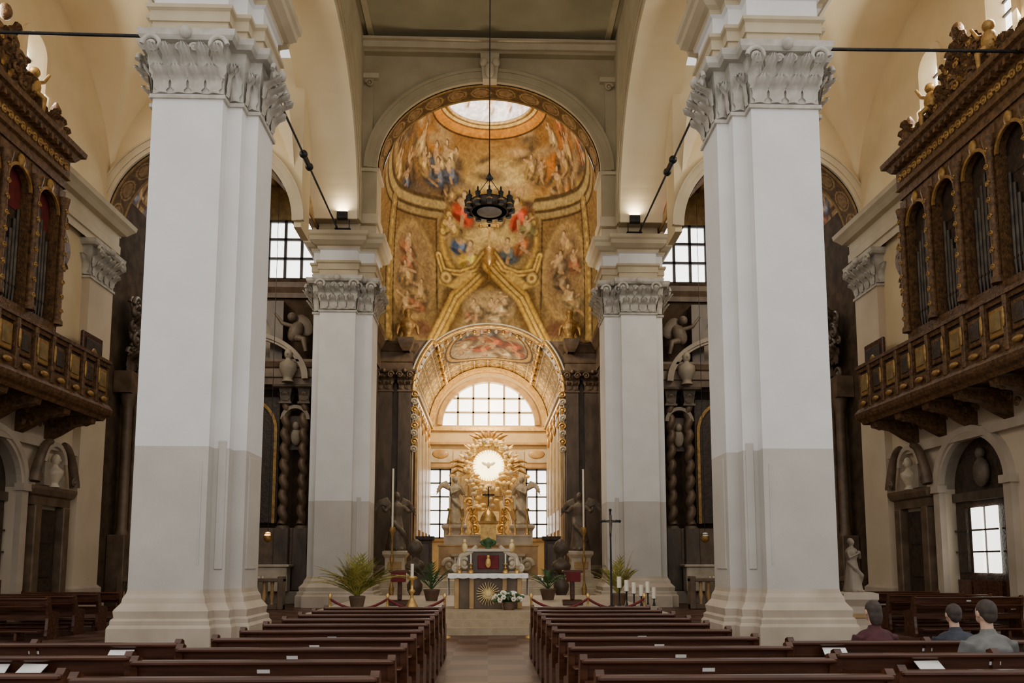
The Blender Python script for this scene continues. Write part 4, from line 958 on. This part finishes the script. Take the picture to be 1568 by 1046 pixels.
    for q in(-1.9,1.9):
        mb.lathe((c+q,31.75,8.85),[(.25,0),(.18,.12),(.2,.2),(.36,.5),(.34,.75),(.12,.9),(.1,1.0)],wallg,12); mb.ell((c+q,31.75,10.0),(.17,.18,.23),wallg); mb.ell((c+q,31.57,9.98),(.04,.05,.06),wallg,6,5)
    mb.build('side_altarpiece')
    mb=MB(); mb.T=D
    mb.rbox(12.85,13.48,28.6,31.1,0.001,2.6,brownm,.03)
    for y in(28.9,29.6,30.2,30.8): 
        mb.lathe((13.1,y,2.6),[(.25,0),(.18,.2),(.17,4.6),(.28,5.0),(.3,5.1)],brownm,12)
    mb.loft([(12.85,28.5),(13.48,28.5),(13.48,31.1),(12.85,31.1)],[(7.7,0),(8.0,0),(8.2,.0),(8.5,.0)],brownm)
    scroll_cluster(mb,13.1,28.7,31.0,8.6,11.2,60,darkm,.5)
    mb.ell((13.1,29.9,9.6),(.3,.4,.8),statd);mb.ell((13.05,29.9,10.6),.26,statd)
    mb.ell((13.1,29.9,5.0),(.25,.3,1.1),statd); mb.ell((13.05,29.9,6.3),.2,statd)
    mb.build('carved_side_retable')
    mb=MB(); mb.T=D
    for (xa,xb) in((7.1,9.3),(10.9,12.8)):
        mb.rbox(xa,xb,28.1,28.4,.001,.18,brownm,.02); mb.rbox(xa,xb,28.06,28.44,.95,1.08,brownm,.02)
        k=int((xb-xa)/.26)
        for i in range(k):
            mb.lathe((xa+.15+(xb-xa-.3)*i/(k-1),28.25,.18),[(.07,0),(.04,.08),(.09,.3),(.04,.55),(.07,.72),(.07,.77)],marbo,8)
        for x in(xa,xb-.2): mb.rbox(x,x+.2,28.05,28.45,.001,1.15,brownm,.02)
    mb.build('chapel_balustrade')
    mb=MB(); mb.T=D; mb.rbox(8.0,8.9,28.9,29.5,.001,.95,wallg,.03)
    for i in range(6): mb.lathe((8.1+.14*i,29.1,.95),[(.025,0),(.025,.18)],wax,6)
    mb.box(8.3,8.5,28.86,28.9,1.2,1.5,paper); mb.box(8.38,8.42,28.9,28.93,.95,1.3,iron)
    mb.build('votive_candle_table')
    mb=MB(); mb.T=D; mb.tube([(8.15,29.8,2.75),(8.15,29.8,17.0)],.012,iron,5)
    mb.lathe((8.15,29.8,2.35),[(.02,0),(.14,.08),(.17,.2),(.13,.3),(.16,.34)],goldd,12); mb.ell((8.15,29.78,2.62),(.13,.13,.13),amber if sx<0 else petal,10,8)
    mb.build('hanging_votive_lamp')

# ---------------------------------------------------------------- crown chandelier
mb=MB(); cx,cy,cz=0,24.4,12.75
mb.lathe((cx,cy,cz),[(.56,0),(.66,.02),(.70,.18),(.66,.3),(.60,.32),(.56,.3),(.54,.15),(.56,0)],dark,32)
for i in range(12):
    a=2*pi*i/12; x,y=cx+.72*math.cos(a),cy+.72*math.sin(a)
    mb.lathe((x,y,cz-.02),[(.09,0),(.1,.1),(.06,.25),(.09,.4),(.03,.45),(.03,.55),(.0,.6)],iron,8)
    mb.ell((x,y,cz+.12),(.11,.11,.06),goldd,8,6)
    if i%3==0: mb.tube([(cx+.6*math.cos(a),cy+.6*math.sin(a),cz+.3),(cx+.2*math.cos(a),cy+.2*math.sin(a),cz+.85),(cx,cy,cz+1.15)],.012,iron,4)
mb.lathe((cx,cy,cz-.05),[(.2,0),(.4,.04),(.42,.12),(.1,.2)],capst,20)
mb.lathe((cx,cy,cz+1.05),[(.05,0),(.13,.08),(.05,.2),(.015,.3)],iron,10)
mb.tube([(cx,cy,cz+1.2),(cx,cy,CEIL)],.018,iron,6)
mb.build('crown_chandelier')
mb=MB(); z=16.25;y=36.9
mb.box(-.06,.06,y,y+.1,z+.5,z+2.0,gold);mb.box(-.38,.38,y,y+.1,z+1.45,z+1.58,gold)
for p in((0,2.05),(-.42,1.515),(.42,1.515)): mb.ell((p[0],y+.05,z+p[1]),(.11,.08,.11),gold,8,6)
mb.lathe((0,y+.05,z-.5),[(.1,0),(.34,.3),(.2,.55),(.3,.8),(.1,1.0)],gold,12)
mb.tube([(0,y+.05,z-.3),(0,38.35,z-.6)],.06,gold,6)
mb.build('gilded_cross_finial')
for sx in(-1,1):
    mb=MB(); x=sx*5.55
    mb.rbox(x-.2,x+.2,28.95,29.15,14.5,14.8,iron,.02); mb.tube([(x-.25,29.1,14.17),(x-.25,29.1,14.65)],.02,iron,5);mb.tube([(x+.25,29.1,14.17),(x+.25,29.1,14.65)],.02,iron,5); mb.rbox(x-.3,x+.3,29.1,29.4,14.16,14.2,iron,.01)
    mb.build('floodlight')

# ---------------------------------------------------------------- pews
def pew_mesh(w):
    mb=MB(); h=w/2
    def side(x):
        poly=[(0,.0),(.5,.0),(.5,.06),(.42,.1),(.42,.42),(.46,.47),(.44,.55),(.3,.58),(.14,.6),(.08,.75),(.03,.9),(-.03,.92),(-.07,.88),(-.04,.7),(0,.45),(-.03,.08)]
        mb.prism(poly,PX,x-.03,x+.03,pewm)
    for x in (-h,h,0) if w>2.4 else (-h,h): side(x)
    mb.rbox(-h,h,.02,.45,.42,.46,pewm,.012)
    vs=lambda z0,z1,y0,y1,t:[(-h,y0,z0),(h,y0,z0),(h,y1,z1),(-h,y1,z1),(-h,y0+t,z0),(h,y0+t,z0),(h,y1+t,z1),(-h,y1+t,z1)]
    fc=[(0,1,2,3),(7,6,5,4),(0,4,5,1),(3,2,6,7),(0,3,7,4),(1,5,6,2)]
    mb.add(vs(.62,.86,-.0,-.045,.03),fc,pewm); mb.add(vs(.40,.52,.01,.0,.03),fc,pewm)
    mb.rbox(-h-.02,h+.02,-.09,.0,.84,.885,pewm,.015)
    mb.rbox(-h,h,-.28,-.06,.70,.72,pewm,.008); mb.rbox(-h,h,-.33,-.2,.18,.22,pewm,.01); mb.rbox(-h,h,.36,.4,.1,.2,pewm,.01)
    for x in(-h*.6,h*.6): mb.rbox(x-.03,x+.03,-.3,0,.0,.18,pewm,.01)
    mb.add([(-.05,-.035,.78),(.05,-.035,.78),(.05,-.042,.81),(-.05,-.042,.81)],[(0,1,2,3)],paper)
    return mb
proto={}
def pew(w,x,y):
    if w not in proto:
        o=pew_mesh(w).build('church_pew',origin=False); proto[w]=o.data
    else:
        o=bpy.data.objects.new('church_pew',proto[w]); bpy.context.scene.collection.objects.link(o)
    o.location=(x,y,0); return o
for sx in(-1,1):
    for k in range(10): pew(2.0,sx*1.76,5.55+k*.92)
    for k in range(3): pew(2.7,sx*4.3,5.75+k*1.05)
    for k in range(3): pew(2.7,sx*7.3,6.1+k*1.05)
    for k in range(4): pew(2.4,sx*10.6,17.5+k*1.1)
mb=MB()
for (x,y,r) in((-4.0,6.66,.1),(-3.7,6.66,-.2),(-3.45,7.7,.1),(3.7,6.66,.1),(3.35,7.7,-.1)):
    mb.T=Matrix.Translation((x,y,.724))@Matrix.Rotation(r,4,'Z')@Matrix.Rotation(math.radians(35),4,'X'); mb.box(-.11,.11,-.09,.12,0.03,.036,paper)
mb.T=Matrix.Identity(4); mb.build('song_sheets')
# ---------------------------------------------------------------- people (seated, facing the altar)
def seated(name,x,y,coat,hair,turn=0,s=1.0,lean=0.0,longhair=False):
    par=empty(name,(x,y,0)); par.rotation_euler=(0,0,turn); par.scale=(s,s,s)
    mb=MB(); L=lean
    mb.ell((0,.02,.56),(.19,.17,.13),coat); 
    mb.tube([(0,0,.52),(0,-.02+L*.3,.72),(0,-.02+L*.7,.9),(0,L*.9,1.0)],[.16,.155,.175,.12],coat,14)
    mb.ell((0,L*.85,.97),(.215,.115,.085),coat); mb.tube([(0,L*.9,1.0),(0,L*1.05,1.09)],[.075,.065],coat,10)
    for q in(-1,1):
        mb.tube([(q*.19,L*.85,.97),(q*.245,.04+L*.6,.78),(q*.235,.1+L*.4,.66),(q*.15,.26,.62),(q*.09,.33,.62)],[.075,.065,.06,.052,.042],coat,10)
        mb.tube([(q*.09,.02,.53),(q*.11,.25,.545),(q*.12,.46,.53),(q*.12,.49,.48),(q*.12,.49,.28),(q*.12,.48,.09)],[.10,.09,.068,.065,.058,.045],coat,10)
    o=mb.build('body',origin=False,mods=.014);o.parent=par
    mb=MB()
    for q in(-1,1): mb.ell((q*.12,.54,.045),(.045,.13,.045),iron)
    o=mb.build('shoes',origin=False);o.parent=par
    mb=MB(); hy=L*1.15
    mb.tube([(0,L*1.0,1.02),(0,hy+.01,1.16)],[.055,.052],skin,10)
    mb.ell((0,hy+.02,1.235),(.074,.092,.11),skin,16,12); mb.ell((0,hy+.06,1.18),(.055,.055,.055),skin); mb.ell((0,hy+.118,1.225),(.014,.02,.022),skin,8,6)
    for q in(-1,1): mb.ell((q*.078,hy+.01,1.225),(.012,.022,.034),skin,8,6)
    for q in(-1,1):
        mb.ell((q*.07,.37,.625),(.035,.05,.022),skin,8,6)
        for k in range(4): mb.tube([(q*(.045+.018*k),.40,.625),(q*(.04+.018*k),.44,.62),(q*(.035+.016*k),.455,.598)],[.01,.009,.007],skin,6)
        mb.tube([(q*.045,.36,.63),(q*.02,.39,.638),(q*.012,.415,.632)],[.012,.011,.008],skin,6)
    o=mb.build('head_and_hands',origin=False,mods=.006);o.parent=par
    mb=MB()
    for q in(-1,1): mb.ell((q*.028,hy+.103,1.245),(.012,.008,.008),haird,6,5)
    mb.ell((0,hy+.116,1.187),(.022,.006,.006),coatr,6,5)
    mb.ell((0,hy-.005,1.262),(.084,.098,.098),hair,16,12); 
    if longhair: mb.ell((0,hy-.045,1.19),(.08,.055,.13),hair)
    else: mb.ell((0,hy-.05,1.21),(.068,.045,.07),hair)
    o=mb.build('hair',origin=False,mods=.01);o.parent=par
seated('seated_woman',3.95,8.08,coatr,haird,.15,.93,.06,True)
seated('seated_man',4.8,8.08,coatn,haird,-.1,.90,.12)
seated('seated_elderly_man',4.45,7.03,coatg,hairw,.05,.97,.04)
seated('seated_person_in_black',5.02,7.03,coatb,haird,.2,1.0,.02,True)

# ---------------------------------------------------------------- lights and world
w=bpy.data.worlds.new('World'); bpy.context.scene.world=w; w.use_nodes=True
bg=w.node_tree.nodes['Background']; bg.inputs['Color'].default_value=(1.0,.965,.915,1); bg.inputs['Strength'].default_value=1.15
def area(name,loc,rot,size,power,col=(1,.95,.88),sy=None):
    l=bpy.data.lights.new(name,'AREA'); l.energy=power; l.color=col; l.shape='RECTANGLE'; l.size=size; l.size_y=sy or size
    o=bpy.data.objects.new(name,l); o.location=loc; o.rotation_euler=rot; bpy.context.scene.collection.objects.link(o); return o
for sx in(-1,1):
    for c in(18.9,22.2): area('clerestory_daylight',(sx*13.1,c,15.7),(0,sx*pi/2*.75,0),1.0,300,(1,.92,.78),2)
    area('chapel_window_daylight',(sx*10.1,32.9,14.9),(-pi/2*.7,0,0),5,50,(1,.92,.80),2.2)
    area('chapel_fill_light',(sx*9.6,28.6,12.6),(math.radians(40),0,0),1.5,60,(1,.84,.62))  # added fill that lifts the dark chapel walls, no fixture modelled
    area('nave_floodlight',(sx*5.55,28.9,14.9),(pi*.85,0,0),.4,12,(1,.85,.62))
area('apse_window_daylight',(0,46.8,10.9),(-pi/2,0,0),4.6,70,(1,.88,.68),2)
area('lantern_daylight',(0,33.8,22.1),(0,0,0),2.5,160,(1,.90,.72))
area('lantern_uplight',(0,33.8,21.6),(pi,0,0),2.0,190,(1,.97,.95))
area('dome_uplight',(0,31.6,12.6),(pi*.86,0,0),4,300,(1,.87,.66),.6)
area('gloria_spot',(0,43.0,11.8),(math.radians(42),0,0),.8,600,(1,.74,.38))
area('altar_fill_light',(0,34.5,12.0),(math.radians(40),0,0),.8,420,(1,.84,.60))  # added front fill for the back-lit altar statues, not a real fixture
area('apse_fill_lamp',(0,40,9.0),(math.radians(150),0,0),3,60,(1,.82,.55))
# ---------------------------------------------------------------- camera
cam=bpy.data.cameras.new('camera'); co=bpy.data.objects.new('camera',cam); bpy.context.scene.collection.objects.link(co)
cam.sensor_width=36; cam.lens=28.0; cam.shift_y=.1307; cam.clip_end=200
co.location=(0,0,1.65); co.rotation_euler=(math.radians(90+6.19),0,math.radians(-1.7))
bpy.context.scene.camera=co
